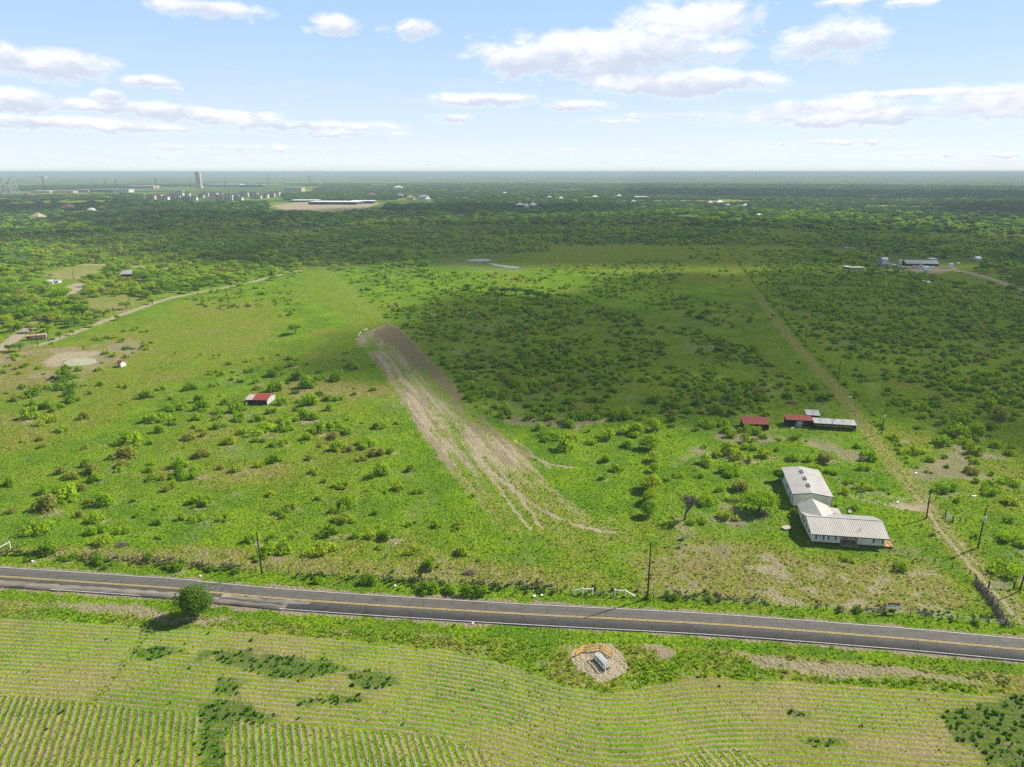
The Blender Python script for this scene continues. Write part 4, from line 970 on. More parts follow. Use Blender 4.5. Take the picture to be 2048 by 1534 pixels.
# ------------------------------------------------------------------ the long house
ho = empty('house', (67.47, 143.10, 0), math.atan2(-2.27, 15.2))
tag(ho, 'long cream house with pale ribbed metal roof and rear wing, nearest the road', 'house')
w = MB()
w.box(0, 6.0, 0, 1.7, .3, 2.42).box(9.7, 15.4, 0, 1.7, .3, 2.42).box(0, 15.4, 1.7, 10, .3, 2.42)
for x0 in (0, 15.25): w.add([(x0, 0, 2.42), (x0, 10, 2.42), (x0, 5, 3.88), (x0+.15, 0, 2.42), (x0+.15, 10, 2.42), (x0+.15, 5, 3.88)], [(0, 2, 1), (3, 4, 5), (0, 1, 4, 3), (1, 2, 5, 4), (2, 0, 3, 5)])
w.build('wall', CREAM, ho)
w = MB(); w.box(.15, 6.8, 10.003, 14.3, .3, 2.42); w.add([(.15, 14.2, 2.42), (6.8, 14.2, 2.42), (3.3, 14.2, 3.82), (.15, 14.3, 2.42), (6.8, 14.3, 2.42), (3.3, 14.3, 3.82)], [(0, 1, 2), (3, 5, 4), (1, 4, 5, 2), (0, 2, 5, 3)])
w.build('wing_wall', CREAM, ho)
k = MB(); k.box(.06, 15.34, .06, 9.95, 0, .3).box(.2, 6.7, 10, 14.25, 0, .3); k.build('skirting_shade', mat('skirting_shade', (.10, .055, .04), .9), ho)  # skirting strip, coloured dark to stand for the shadow under the house
r = MB(); ribroof(r, (-.4, -.55, 2.33), (16.1, -.55, 2.33), (16.1, 5, 4.02), (-.4, 5, 4.02), 42, rib=.05, rw=.07); ribroof(r, (16.1, 10.5, 2.33), (-.4, 10.5, 2.33), (-.4, 5.003, 4.02), (16.1, 5.003, 4.02), 42, rib=.05, rw=.07)
r.box(-.42, 16.12, 4.86, 5.14, 4.04, 4.10); ro = r.build('roof', ROOFW, ho)
v = MB(); v.tube((10.4, 1.6, 2.9), (10.4, 1.6, 3.45), .07).tube((10.4, 1.6, 3.42), (10.9, 1.9, 3.55), .05).tube((9.9, 1.3, 3.2), (10.4, 1.6, 3.44), .03); v.build('vent_pipe', STEEL, ro)
r = MB(); ribroof(r, (-.2, 5.6, 2.40), (-.2, 14.7, 2.40), (3.25, 14.7, 3.98), (3.25, 5.6, 3.98), 22, rib=.03); ribroof(r, (7.1, 14.7, 2.40), (7.1, 5.6, 2.40), (3.253, 5.6, 3.98), (3.253, 14.7, 3.98), 22, rib=.03)
r.build('wing_roof', ROOFW, ho)
r = MB(); ribroof(r, (9.3, 14.1, 2.08), (9.3, 10.9, 2.08), (7.12, 10.9, 2.36), (7.12, 14.1, 2.36), 8, rib=.02); po = r.build('porch_roof', ROOFB, ho)
r = MB()
for q in ((9.1, 13.8), (9.1, 11.2)): r.box(q[0], q[0]+.1, q[1], q[1]+.1, 0, 2.0)
r.build('post', WHITEP, po)
f = MB(); f.box(-.42, 16.12, -.63, -.555, 2.18, 2.36); f.build('fascia', TRIM, ho)
def window(par, x0, x1, z0, z1, y=0, shut=True):
    m = MB(); m.box(x0, x1, y-.05, y-.002, z0, z1); wo = m.build('window', WHITEP, par)
    m = MB(); m.box(x0+.07, (x0+x1)/2-.03, y-.075, y-.052, z0+.07, z1-.07).box((x0+x1)/2+.03, x1-.07, y-.075, y-.052, z0+.07, z1-.07); m.build('pane', CURT, wo)
    if shut:
        for a, b in ((x0-.32, x0-.02), (x1+.02, x1+.32)):
            m = MB(); m.box(a, b, y-.06, y-.004, z0-.05, z1+.05); m.build('shutter', SHUT, wo)
for a, b in ((1.0, 2.3), (3.65, 4.85), (13.2, 14.75)): window(ho, a, b, .95, 1.95)
window(ho, 10.3, 11.1, 1.1, 1.9, shut=False)
m = MB(); m.box(7.2, 8.1, 1.64, 1.69, .35, 2.25); d = m.build('door', mat('door_paint', (.50, .40, .28), .6), ho); m = MB(); m.box(8.0, 8.06, 1.58, 1.635, 1.2, 1.35); m.build('handle', STEEL, d)
m = MB(); m.box(6.0, 9.7, -.9, 1.6, .0, .32); m.build('porch_deck', WOOD, ho)
m = MB()
for q in (6.15, 7.9, 9.5): m.box(q, q+.1, -.42, -.32, .32, 2.25)
m.build('porch_post', WOOD, ho)
m = MB(); m.box(15.45, 17.4, -.2, 2.6, .25, .37)
for a, b in ((15.5, -.15), (17.3, -.15), (17.3, 2.5)): m.box(a, a+.09, b, b+.09, 0, 1.15)
m.box(15.5, 17.39, -.14, -.08, 1.08, 1.15).box(17.31, 17.37, -.05, 2.5, 1.08, 1.15); m.build('side_deck', mat('orange_wood', (.42, .25, .11), .8), ho)
m = MB()
for q in (2.2, 4.6, 6.6, 8.4): m.box(-.06, -.002, q, q+.9, 1.1, 1.9)
m.build('side_window', GLASS, ho)

# ------------------------------------------------------------------ the barn
bo = empty('barn', (70.05, 161.6, 0), math.atan2(-1.8, 9.25)); tag(bo, 'white roofed metal barn with three roof vents behind the long house', 'barn')
w = MB(); BW, BL = 9.2, 16.6
w.prism([(0, 0), (BW, 0), (BW, BL), (0, BL)], 0, 3.2)
for y0 in (0, BL-.1): w.add([(0, y0, 3.2), (BW, y0, 3.2), (4.3, y0, 3.8), (0, y0+.1, 3.2), (BW, y0+.1, 3.2), (4.3, y0+.1, 3.8)], [(0, 1, 2), (3, 5, 4), (1, 4, 5, 2), (0, 2, 5, 3)])
for i in range(31):
    q = .1+i*.3; w.box(q, q+.05, -.03, -.001, .02, 3.15)
for i in range(55):
    q = .1+i*.3; w.box(-.03, -.001, q, q+.05, .02, 3.15)
w.build('wall', BARNW, bo)
r = MB(); ribroof(r, (-.2, BL+.2, 3.2), (-.2, -.2, 3.2), (4.3, -.2, 3.86), (4.3, BL+.2, 3.86), 28, rib=.018, rw=.05); ribroof(r, (BW+.2, -.2, 3.2), (BW+.2, BL+.2, 3.2), (4.303, BL+.2, 3.86), (4.303, -.2, 3.86), 28, rib=.018, rw=.05)
ro = r.build('roof', ROOFB, bo)
for y0 in (3.3, 7.6, 12.1):
    m = MB(); m.box(3.95, 4.65, y0, y0+1.9, 3.80, 4.12); vo = m.build('roof_vent', STEEL, ro, .03); m = MB(); m.box(4.12, 4.48, y0+.08, y0+1.82, 4.123, 4.15); m.build('vent_cap', TRIM, vo)
m = MB()
for a, b, c, d in ((-.22, -.27, 3.07, 3.22),): m.hexa([(-.2, -.26, 3.02), (4.3, -.26, 3.68), (4.3, -.205, 3.68), (-.2, -.205, 3.02)], [(-.2, -.26, 3.22), (4.3, -.26, 3.88), (4.3, -.205, 3.88), (-.2, -.205, 3.22)])
m.hexa([(4.3, -.26, 3.68), (BW+.2, -.26, 3.02), (BW+.2, -.205, 3.02), (4.3, -.205, 3.68)], [(4.3, -.26, 3.88), (BW+.2, -.26, 3.22), (BW+.2, -.205, 3.22), (4.3, -.205, 3.88)])
m.box(-.05, .06, -.08, -.035, 0, 3.1).box(BW-.06, BW+.05, -.08, -.035, 0, 3.1); m.build('trim', TRIM, bo)
m = MB(); m.box(-.08, -.035, 3.0, 3.9, 0, 2.1); m.build('side_door', mat('grey_door', (.25, .27, .27), .6), bo)
m = MB(); m.box(-.08, -.035, 7.0, 8.4, 1.3, 2.2); m.build('window', GLASS, bo)

# ------------------------------------------------------------------ sheds
def shed(loc, rz, W, D, hf, hb, roofm, wallm, label, open_front=True, gable=False, overhang=.25, cat='shed', name='shed'):
    o = empty(name, (loc[0], loc[1], 0), rz); tag(o, label, cat)
    m = MB(); t = .12; hr = max(hf, hb)
    if gable:
        m.box(0, W, D-t, D, 0, hf); m.box(0, t, 0, D-t-.002, 0, hf); m.box(W-t, W, 0, D-t-.002, 0, hf)
        for x0 in (0, W-t): m.add([(x0, 0, hf), (x0, D, hf), (x0, D/2, hb), (x0+t, 0, hf), (x0+t, D, hf), (x0+t, D/2, hb)], [(0, 2, 1), (3, 4, 5), (0, 1, 4, 3), (1, 2, 5, 4), (2, 0, 3, 5)])
    else:
        m.box(0, W, D-t, D, 0, hb-.1)
        for x0 in (0, W-t): m.hexa([(x0, 0, 0), (x0+t, 0, 0), (x0+t, D-t-.002, 0), (x0, D-t-.002, 0)], [(x0, 0, hf-.1), (x0+t, 0, hf-.1), (x0+t, D-t-.002, hb-.1), (x0, D-t-.002, hb-.1)])
    if not open_front: m.box(t+.002, W-t-.002, 0, t, 0, hf-.1)
    m.build('wall', wallm, o)
    r = MB(); n = max(4, int(W/.55)); s = overhang
    if gable:
        ribroof(r, (-s, -s, hf-.02), (W+s, -s, hf-.02), (W+s, D/2, hb+.06), (-s, D/2, hb+.06), n); ribroof(r, (W+s, D+s, hf-.02), (-s, D+s, hf-.02), (-s, D/2+.003, hb+.06), (W+s, D/2+.003, hb+.06), n)
    else: ribroof(r, (-s, -s, hf), (W+s, -s, hf), (W+s, D+s, hb), (-s, D+s, hb), n)
    ro = r.build('roof', roofm, o)
    if open_front:
        for q in range(1, max(2, int(W/2.6))):
            m = MB(); xx = q*W/max(2, int(W/2.6)); m.box(xx-.06, xx+.06, .02, .14, 0, hf-.12); m.build('post', WOOD, o)
    return o, ro
s1_, r1_ = shed((-95.1, 241.7), math.radians(-3), 7.6, 7.6, 1.95, 2.75, REDR, GREYW, 'small block shed with red and bleached striped roof on the left slope', gable=True)
m = MB(); ribroof(m, (-.27, -.27, 1.99), (2.2, -.27, 1.99), (2.2, 3.72, 2.86), (-.27, 3.72, 2.86), 5); m.build('bleached_sheet', REDW, r1_)
m = MB()
for q in (3.3, 5.2, 6.6): m.box(q, q+.3, -.26, 3.4*.5, 2.10, 2.13) if False else None
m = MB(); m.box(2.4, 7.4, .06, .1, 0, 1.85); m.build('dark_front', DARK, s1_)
shed((75.0, 216.4), math.radians(-5), 8.0, 4.6, 1.95, 2.75, REDR, DARK, 'open cattle shed with plain dark red roof, left of the other sheds')
s2_, _ = shed((90.0, 219.6), math.radians(-9), 8.1, 3.6, 2.3, 2.7, REDR, DARK, 'shed with narrow red roof and grey door, middle of the shed row')
m = MB(); m.box(3.3, 4.9, -.08, -.02, .1, 1.9); m.build('door', GALV, s2_)
shed((98.4, 217.4), math.radians(-11), 12.6, 3.6, 1.9, 2.4, GALV, mat('dark_boards', (.06, .045, .035), .9), 'long low shed with silver sheet roof at the right of the shed row')
shed((98.7, 224.6), math.radians(-14), 4.0, 4.6, 2.2, 2.5, GALV, WOOD, 'little shed with tilted silver roof behind the shed row')
hu, hr_ = shed((-169.2, 293.6), math.radians(-22), 2.3, 2.6, 1.7, 2.4, REDR, mat('hut_white', (.72, .72, .72), .7), 'tiny white hut with rusty red roof alone on the dry slope', gable=True, open_front=False, overhang=.1, cat='hut', name='hut')
m = MB(); m.box(.8, 1.4, -.04, -.004, .05, 1.4); m.build('door', DARK, hu)
# white boards and junk by the sheds
g = random.Random(4)
for k, (u, v, L, lb) in enumerate([(1585, 857, 1.4, 'white board in the grass below the red roofed shed'), (1592, 852, 1.1, 'small white sheet leaning beside the grey shed door'), (1599, 855, .9, 'rightmost white board below the sheds'), (1659, 853, .9, 'upright white drum by the leaning lamp pole'), (1700, 795, 2.0, 'white scrap sheet lying by the lane above the sheds'), (1948, 993, 1.8, 'white plank in the grass right of the driveway pole'), (1832, 947, 1.2, 'white plank beside the lane above the driveway'), (1795, 1005, .9, 'white stone at the driveway loop')]):
    x, y = G(u, v); o = MB(); a = g.uniform(-.6, .6)
    o.hexa([(-L/2, -.2, .02), (L/2, -.25, .02), (L/2, .22, .05), (-L/2, .2, .05)], [(-L/2, -.2, .10), (L/2, -.25, .14), (L/2, .22, .24), (-L/2, .2, .16)]); q = o.build('scrap_sheet', WHITEP, None, .02); q.location = (x, y, .08); q.scale = (.6, .9, 1); q.rotation_euler = (0, 0, a); tag(q, lb, 'scrap')

# ------------------------------------------------------------------ utility poles
def pole(u, v, h, label, lean=0, arm=True, box=False, lamp=False, r=.17, face=0):
    x, y = G(u, v); o = empty('utility_pole', (x, y, 0), face); tag(o, label, 'utility pole', 'utility poles')
    tx = lean
    m = MB(); m.tube((0, 0, -.1), (tx, 0, h), r, r*.65, 9); m.build('pole', POLE, o)
    if arm:
        m = MB(); m.tube((tx*.95-.25, .1, h*.955), (tx*.95+.25, .1, h*.955), .05, .05, 6); m.build('crossarm', POLE, o)
        m = MB()
        for q in (-.22, 0, .22): m.tube((tx*.97+q, 0.1, h*.955), (tx*.97+q, .1, h*.955+.22+(.2 if q == 0 else 0)), .035, .02, 6)
        m.build('insulator', mat('porcelain', (.5, .5, .48), .3), o)
    if box:
        z = h*.74; m = MB(); m.tube((tx*.7-.1, -.42, z-.5), (tx*.7-.1, -.42, z+.5), .30, .30, 12); b = m.build('transformer', mat('transformer_paint', (.62, .64, .64), .4), o)
        m = MB(); m.tube((tx*.7-.1, -.42, z+.5), (tx*.7-.1, -.42, z+.62), .22, .08, 10); m.build('lid', STEEL, b)
    if lamp:
        m = MB(); z = h*.80; m.tube((tx*.8, 0, z), (tx*.8-.7, -.5, z+.25), .04, .04, 6); l = m.build('lamp_arm', STEEL, o)
        m = MB(); m.tube((tx*.8-.7, -.5, z+.08), (tx*.8-.7, -.5, z+.35), .24, .12, 10); m.build('lamp_head', WHITEP, l)
    return o
pole(524, 1148, 9.6, 'dark leaning pole on the left, by the road verge', lean=-.15)
pole(1295, 1197, 12.2, 'tall dark pole at the fence right of the white entrance wings', arm=False)
pole(1956, 1095, 9.8, 'pole carrying a white transformer right of the lane', box=True)
pole(1853, 1036, 7.3, 'plain pole left of the lane by the sandy driveway', lean=-.3, lamp=True, arm=False)
pole(1763, 868, 8.2, 'pole with a white lamp right of the lane, level with the sheds', box=True)
pole(1660, 860, 4.6, 'short leaning lamp pole in front of the long silver roofed shed', lean=.9, lamp=True, arm=False, r=.11)
pole(2040, 1180, 6.5, 'pole at the right photo edge beside the pipe gate', lean=.3, arm=False)
for u, v, h, lb in ((1676, 763, 8.6, 'first pole right of the lane beyond the lamp pole'), (1610, 690, 8.6, 'second pole along the lane, above the brush'), (1565, 634, 8, 'third pole along the lane, left of its neighbours'), (1532, 600, 9.2, 'fourth pole along the lane, near the far sheds scrap'), (1504, 560, 8.6, 'fifth pole of the lane, in the pale green meadow'), (1481, 533, 8.6, 'sixth pole of the lane, small and distant'), (1463, 514, 8.6, 'seventh pole of the lane, just visible'), (1434, 511, 9, 'farthest pole, left of the line in the meadow'),
                    (76, 694, 9, 'thin pole between gravel road and pond bank'), (97, 683, 6, 'short pole by the gravel road left of the wreck'), (148, 560, 10, 'pole standing on the tan clearing in the wood'), (261, 615, 9, 'pole beside the gravel lane in front of the wood'), (1174, 504, 9, 'lone pole at the meadow edge far beyond the airstrip')):
    pole(u, v, h, lb, r=.16 if v > 600 else .2)

# ------------------------------------------------------------------ fences
def fence(name, pts, step, h, label, rpost=.085, wires=3, m_=POLE, px=True, skip=None):
    P = [G(*p) for p in pts] if px else pts
    o = empty(name, (P[0][0], P[0][1], 0)); tag(o, label, 'fence'); ox, oy = P[0]; g = random.Random(len(pts)); posts = []
    for (a, b) in zip(P[:-1], P[1:]):
        L = math.hypot(b[0]-a[0], b[1]-a[1]); n = max(1, int(L/step))
        for i in range(n): t = i/n; posts.append((a[0]+(b[0]-a[0])*t, a[1]+(b[1]-a[1])*t))
    posts.append(P[-1])
    if skip: posts = [p for p in posts if not skip(*p)]
    for p in posts[:100]:
        m = MB(); l = g.uniform(-.06, .06); m.tube((p[0]-ox, p[1]-oy, -.1), (p[0]-ox+l, p[1]-oy, h*g.uniform(.9, 1.08)), rpost, rpost*.8, 6); m.build('post', m_, o)
    m = MB()
    for a, b in zip(posts[:-1], posts[1:]):
        if math.hypot(a[0]-b[0], a[1]-b[1]) > step*2.2: continue
        for k in range(wires): z = h*(.35+.6*k/max(1, wires-1)); m.tube((a[0]-ox, a[1]-oy, z), (b[0]-ox, b[1]-oy, z), .012, .012, 3)
    m.build('wire', STEEL, o); return o
xs = [x for x in np.arange(-104, 10.5, 12)]
fence('wire_fence', [(x, yroad(x)+9.0) for x in xs]+[(11.6, 122.8)], 2.4, 1.15, 'wire fence with dark posts along the far road verge, left part', px=False)
fence('wire_fence', [(24.6, 121.7), (40, 119.9), (60, 117.5), (75, 115.6), (88, 113.0), (92, 112.3)], 2.6, 1.1, 'wire fence with dark posts along the far road verge, right part', px=False)
fence('wire_fence', [(16.3, 122.2), (20.0, 121.9)], 1.3, 1.1, 'short wire gap gate between the two white entrance wings', rpost=.07, px=False)
fence('wire_fence', [(1781, 1099), (1816, 1112), (1843, 1120), (1869, 1127), (1905, 1135), (1940, 1148), (1951, 1160)], 6.0, 1.15, 'short stout posts of the yard fence right of the long house', rpost=.10)
fence('wire_fence', [(1862, 985), (1880, 1015), (1904, 1040), (1920, 1043), (1930, 1045)], 3.2, 1.2, 'dark fence beyond the lane, behind the driveway pole', rpost=.10)
fence('wire_fence', [(2002, 1178), (2010, 1176), (2030, 1178)], 4, 1.2, 'stub fence beside the pipe gate', rpost=.12) if False else None
fence('wire_fence', [(640, 700), (668, 690), (705, 680)], 4, 1.2, 'fence left of the white gate across the airstrip', rpost=.08)
fence('wire_fence', [(740, 660), (760, 652), (785, 644), (800, 632)], 4, 1.2, 'fence right of the white gate across the airstrip', rpost=.08)
LF = [(1735, 880), (1770, 935), (1815, 985)]
fence('wire_fence', [(1000, 640), (1150, 637), (1300, 636), (1420, 645), (1520, 655), (1570, 662)], 9, 1.2, 'thin fence crossing the brush country below the hedge', rpost=.07, wires=2)

# white entrance wings by the road
def wing(P, hs, label):
    o = empty('entrance_wing', (P[0][0], P[0][1], 0)); tag(o, label, 'fence', 'white pipe entrance wings'); ox, oy = P[0]
    Q = [(p[0]-ox, p[1]-oy, h) for p, h in zip(P, hs)]
    for q, h in zip(Q, hs):
        m = MB(); m.tube((q[0], q[1], 0), (q[0], q[1], h+(.22 if h > 1 else 0)), .12, .12, 8); m.build('post', WHITEP, o)
    m = MB()
    for a, b in zip(Q[:-1], Q[1:]): m.tube(a, b, .12, .12, 8)
    m.build('rail', WHITEP, o)
wing([(12.22, 122.6), (13.95, 122.45), (15.9, 122.3)], [.75, 1.3, 1.3], 'left white pipe wing of the road entrance, sloping down to the left')
wing([(20.2, 121.95), (22.2, 121.8), (24.1, 121.65)], [1.3, 1.3, .25], 'right white pipe wing of the road entrance, sloping down to the right')
a = G(716, 674); b = G(722, 669); c_ = G(727, 667); d_ = G(735, 661)
wing([a, b], [.5, 1.4], 'left white wing of the gate across the airstrip'); wing([G(728, 665), G(735, 661.5)], [1.4, 1.0], 'right white wing of the gate across the airstrip')
wing([G(-14, 1106), G(21, 1096)], [.5, 1.45], 'white pipe barrier cut by the left photo edge')

# farm gates
def pipe_gate(A, B, h, label, bars=5, m_=None):
    o = empty('farm_gate', (A[0], A[1], 0)); tag(o, label, 'gate'); dx, dy = B[0]-A[0], B[1]-A[1]; L = math.hypot(dx, dy); ux, uy = dx/L, dy/L
    for q in (0, L):
        m = MB(); m.tube((ux*q, uy*q, -.1), (ux*q, uy*q, 1.5), .15, .14, 8); m.build('post', POLE, o)
    m = MB()
    for k in range(bars): z = .3+k*(h-.3)/(bars-1); m.tube((ux*.25, uy*.25, z), (ux*(L-.25), uy*(L-.25), z), .03, .03, 6)
    for q in (.25, L/3, 2*L/3, L-.25): m.tube((ux*q, uy*q, .3), (ux*q, uy*q, h), .03, .03, 6)
    m.build('gate_leaf', m_ or mat('galvanised_pipe', (.55, .57, .55), .4, .4), o)
pipe_gate(G(1977, 1175), G(2027, 1177), 1.25, 'grey pipe gate across the lane near the road')
pipe_gate(G(1891, 1032), G(1905, 1045), 1.3, 'half open grey gate behind the driveway pole', 7)

# overgrown fence: dead vines over posts
oo = empty('overgrown_fence', (*G(1955, 1168), 0)); tag(oo, 'fence smothered in grey dead vines running from lane gate to the road', 'fence')
A = np.array(G(1952, 1165)); B = np.array(G(1985, 1205)); D = np.array(G(2012, 1250)); V_ = []
g = np.random.default_rng(5); n = 5200; t = g.random(n)*2; base = np.where(t[:, None] < 1, A+(B-A)*t[:, None], B+(D-B)*(t[:, None]-1))
cen = np.c_[base-np.array(oo.location[:2])+g.normal(0, .33, (n, 2)), np.abs(g.normal(0, .45, n))]
nn = g.normal(0, 1, (n, 3)); nn /= np.linalg.norm(nn, axis=1)[:, None]; aa = np.cross(nn, g.normal(0, 1, (n, 3))); aa /= np.linalg.norm(aa, axis=1)[:, None]; bb = np.cross(nn, aa); s_ = g.uniform(.05, .2, n)[:, None]
V_ = np.stack([cen-aa*s_, cen+bb*s_*.3, cen+aa*s_, cen-bb*s_*.3], 1).reshape(-1, 3)
link('dead_vine', np_mesh('dead_vine', V_, np.arange(n*4).reshape(-1, 4)), oo, mat('dead_vine', (.29, .25, .21), .95, var=.4, scale=3))
for q in range(7):
    p = (A+(B-A)*(q/3) if q < 3 else B+(D-B)*((q-3)/3))-np.array(oo.location[:2]); m = MB(); m.tube((p[0], p[1], -.1), (p[0], p[1], 1.35), .12, .1, 7); m.build('post', POLE, oo)

# brush piles of grey cut wood
def pile(u, v, L, W_, h, label, seed, m_=GREYBARK, rot=0):
    x, y = G(u, v); o = MB(); g = random.Random(seed)
    for _ in range(150):
        a = g.uniform(0, 6.28); r = g.random()**.5; px_, py_ = math.cos(a)*r*L/2, math.sin(a)*r*W_/2; z = h*(1-r*.8)*g.random()
        b = g.uniform(0, 6.28); l = g.uniform(.4, 1.2); o.tube((px_, py_, z), (px_+math.cos(b)*l, py_+math.sin(b)*l, z+g.uniform(-.1, .4)), .04, .015, 4)
    q = o.build('brush_pile', m_); q.location = (x, y, 0); q.rotation_euler = (0, 0, rot); tag(q, label, 'brush pile')
pile(1452, 806, 6, 3.5, 1.3, 'heap of grey dead branches left of the red roofed cattle shed', 1)
pile(1470, 1003, 6.5, 1.8, .8, 'long low heap of dark cut wood left of the spreading tree', 2, BARK, -.2)
pile(1527, 1028, 3, 1.5, .6, 'small wood heap at the foot of the spreading tree', 3)
pile(1583, 806, 4, 2.5, .9, 'heap of dead branches behind the narrow red roofed shed', 4)
pile(245, 1090, 2.4, 1.2, .7, 'pale dead branches lying above the left stretch of road', 5)
pile(940, 1145, 2.2, 1.0, .5, 'small grey branch heap below the round dark bush', 6)
pile(1515, 622, 7, 4, 1.3, 'dark brush heap beside the lane above the hedge', 7)

# ------------------------------------------------------------------ gas meter set, guard fence and pad
yo = empty('guard_fence', (*G(1151.2, 1313.7), 0)); tag(yo, 'bright yellow three-panel guard fence round the meter set', 'fence')
YP = [G(1151.2, 1313.7), G(1171.7, 1302), G(1200.4, 1300.5), G(1223.6, 1314.4)]; ox, oy = YP[0]
for p in YP:
    m = MB(); m.tube((p[0]-ox, p[1]-oy, 0), (p[0]-ox, p[1]-oy, 1.2), .085, .085, 8); m.build('post', YELP, yo)
for a, b in zip(YP[:-1], YP[1:]):
    m = MB(); A = Vector((a[0]-ox, a[1]-oy, 0)); B = Vector((b[0]-ox, b[1]-oy, 0)); d = (B-A).normalized(); s = Vector((-d.y, d.x, 0))*.03
    for z in (.32, .72, 1.1):
        p = A+d*.1+Vector((0, 0, z)); q = B-d*.1+Vector((0, 0, z)); up = Vector((0, 0, .16)); m.hexa([p-s, p+s, q+s, q-s], [p-s+up, p+s+up, q+s+up, q-s+up])
    m.build('rail', YELP, yo)
P0 = G(1186.5, 1314, .35); P1 = G(1208.6, 1338.5, .35); L = math.hypot(P1[0]-P0[0], P1[1]-P0[1])
so = empty('meter_skid', (P0[0], P0[1], 0), math.atan2(P1[1]-P0[1], P1[0]-P0[0])); tag(so, 'white pipe meter set on a raised grey platform inside the yellow guard', 'meter set')
m = MB(); m.box(0, L, 0, 1.25, .30, .38)
for a in (0.1, L/2, L-.25): m.box(a, a+.12, .05, 1.2, .02, .297)
m.build('platform', mat('platform_grating', (.22, .25, .24), .6, .3), so)
m = MB(); m.box(0.0, L, -.05, -.005, .22, .4); m.build('kick_plate', mat('pale_plank', (.55, .50, .36), .7), so)
m = MB()
for y0 in (.12, .62):
    m.path([(.1, y0, .4), (.1, y0, 1.05), (.35, y0, 1.3), (L-.2, y0, 1.3), (L+.1, y0, 1.1), (L+.1, y0, 0)] if y0 < .2 else [(.1, y0, .4), (.1, y0, 1.1), (L-.2, y0, 1.1), (L-.2, y0, .4)], .085, 8)
m.build('main_pipe', WHITEP, so)
for k in range(7):
    m = MB(); q = .4+k*(L-.9)/6; m.tube((q, .12, .4), (q, .12, 1.3), .04, .04, 7); m.tube((q, .12, .85), (q, .62, .85), .04, .04, 7); m.build('riser_pipe', WHITEP, so)
for k in range(4):
    m = MB(); q = .6+k*(L-1.2)/3; m.tube((q, .35, .72), (q, .35, .98), .14, .14, 10); m.build('valve', WHITEP, so)
m = MB(); m.box(.2, L-.7, .95, 1.12, .4, 1.05); m.build('cabinet', mat('cabinet_grey', (.62, .66, .66), .5), so)
# stones on the pad and white marker stakes
for u, v, lb in ((1137, 1296, 'thin white marker stake left of the yellow guard fence'), (1066, 1182, 'white marker stake leaning at the left road fence')):
    x, y = G(u, v); m = MB(); m.tube((0, 0, 0), (.15, .05, 1.1), .035, .03, 6); q = m.build('marker_stake', WHITEP); q.location = (x, y, 0); tag(q, lb, 'stake')
for u, v, s, lb in ((1068, 1193, .35, 'left white rock at the verge below the marker stake'), (1083, 1191, .3, 'right white rock at the verge below the marker stake'), (790, 1172, .3, 'white rock on the verge right of the left pole'), (945, 1247, .25, 'white litter on the verge by the near edge line'), (401, 1153, .3, 'white litter on the far verge above the roadside tree'), (65, 1123, .3, 'white litter at far left of the road fence')):
    x, y = G(u, v); V, Fc = None, None
    m = MB(); g = random.Random(int(u)); n = 7
    ring = [[(math.cos(i*6.283/n)*s*r*g.uniform(.8, 1.2), math.sin(i*6.283/n)*s*r*g.uniform(.7, 1.1), z*s) for i in range(n)] for r, z in ((.9, 0), (1, .4), (.6, .85))]
    m.add(sum(ring, []), [(i, (i+1) % n, n+(i+1) % n, n+i) for i in range(n)]+[(n+i, n+(i+1) % n, 2*n+(i+1) % n, 2*n+i) for i in range(n)]+[tuple(range(2*n, 3*n))])
    q = m.build('rock', WHITEP); q.location = (x, y, 0); tag(q, lb, 'rock')
# concrete pieces by the house
for pts_, lb in (([(1562, 1056), (1566, 1053), (1575, 1052), (1583, 1055), (1581, 1059), (1570, 1060)], 'round pale concrete cover in the grass left of the long house'), ([(1696, 1026), (1698, 1015), (1705, 1014), (1704, 1022), (1700, 1027)], 'pale concrete slab behind the long house, by the rear wing')):
    P = [G(*p) for p in pts_]; m = MB(); m.prism(P, 0, .22); q = m.build('concrete_slab', CONC); tag(q, lb, 'slab')

# agave rosettes
for u, v, s, lb in ((1363, 1080, 1.15, 'larger blue-grey agave in the field below the bare tree'), (1357, 1096, .95, 'smaller blue-grey agave just below the larger one'), (1372, 1090, .6, 'little agave right of the other two')):
    x, y = G(u, v); m = MB(); g = random.Random(int(v))
    for k in range(26):
        a = k*2.4; e = .25+.9*k/26; L = s*(1-.3*k/26); d = Vector((math.cos(a)*math.cos(e), math.sin(a)*math.cos(e), math.sin(e))); sd = Vector((-math.sin(a), math.cos(a), 0))*.09*s; up = Vector((0, 0, .03))
        m.add([Vector((0, 0, .05))-sd*.6, Vector((0, 0, .05))+sd*.6, d*L*.45+sd+up, d*L*.45-sd+up, d*L, d*L*.45-up*2], [(0, 1, 2, 3), (3, 2, 4), (0, 3, 5), (1, 5, 2), (2, 5, 4), (3, 4, 5), (0, 5, 1)])
    q = m.build('agave', mat('agave_leaf', (.20, .26, .23), .6, var=.2)); q.location = (x, y, 0); tag(q, lb, 'agave')
bare_tree(1117, 928, 1.6, .9, 'small dark dead snag in bright grass right of the airstrip', 44, 2)

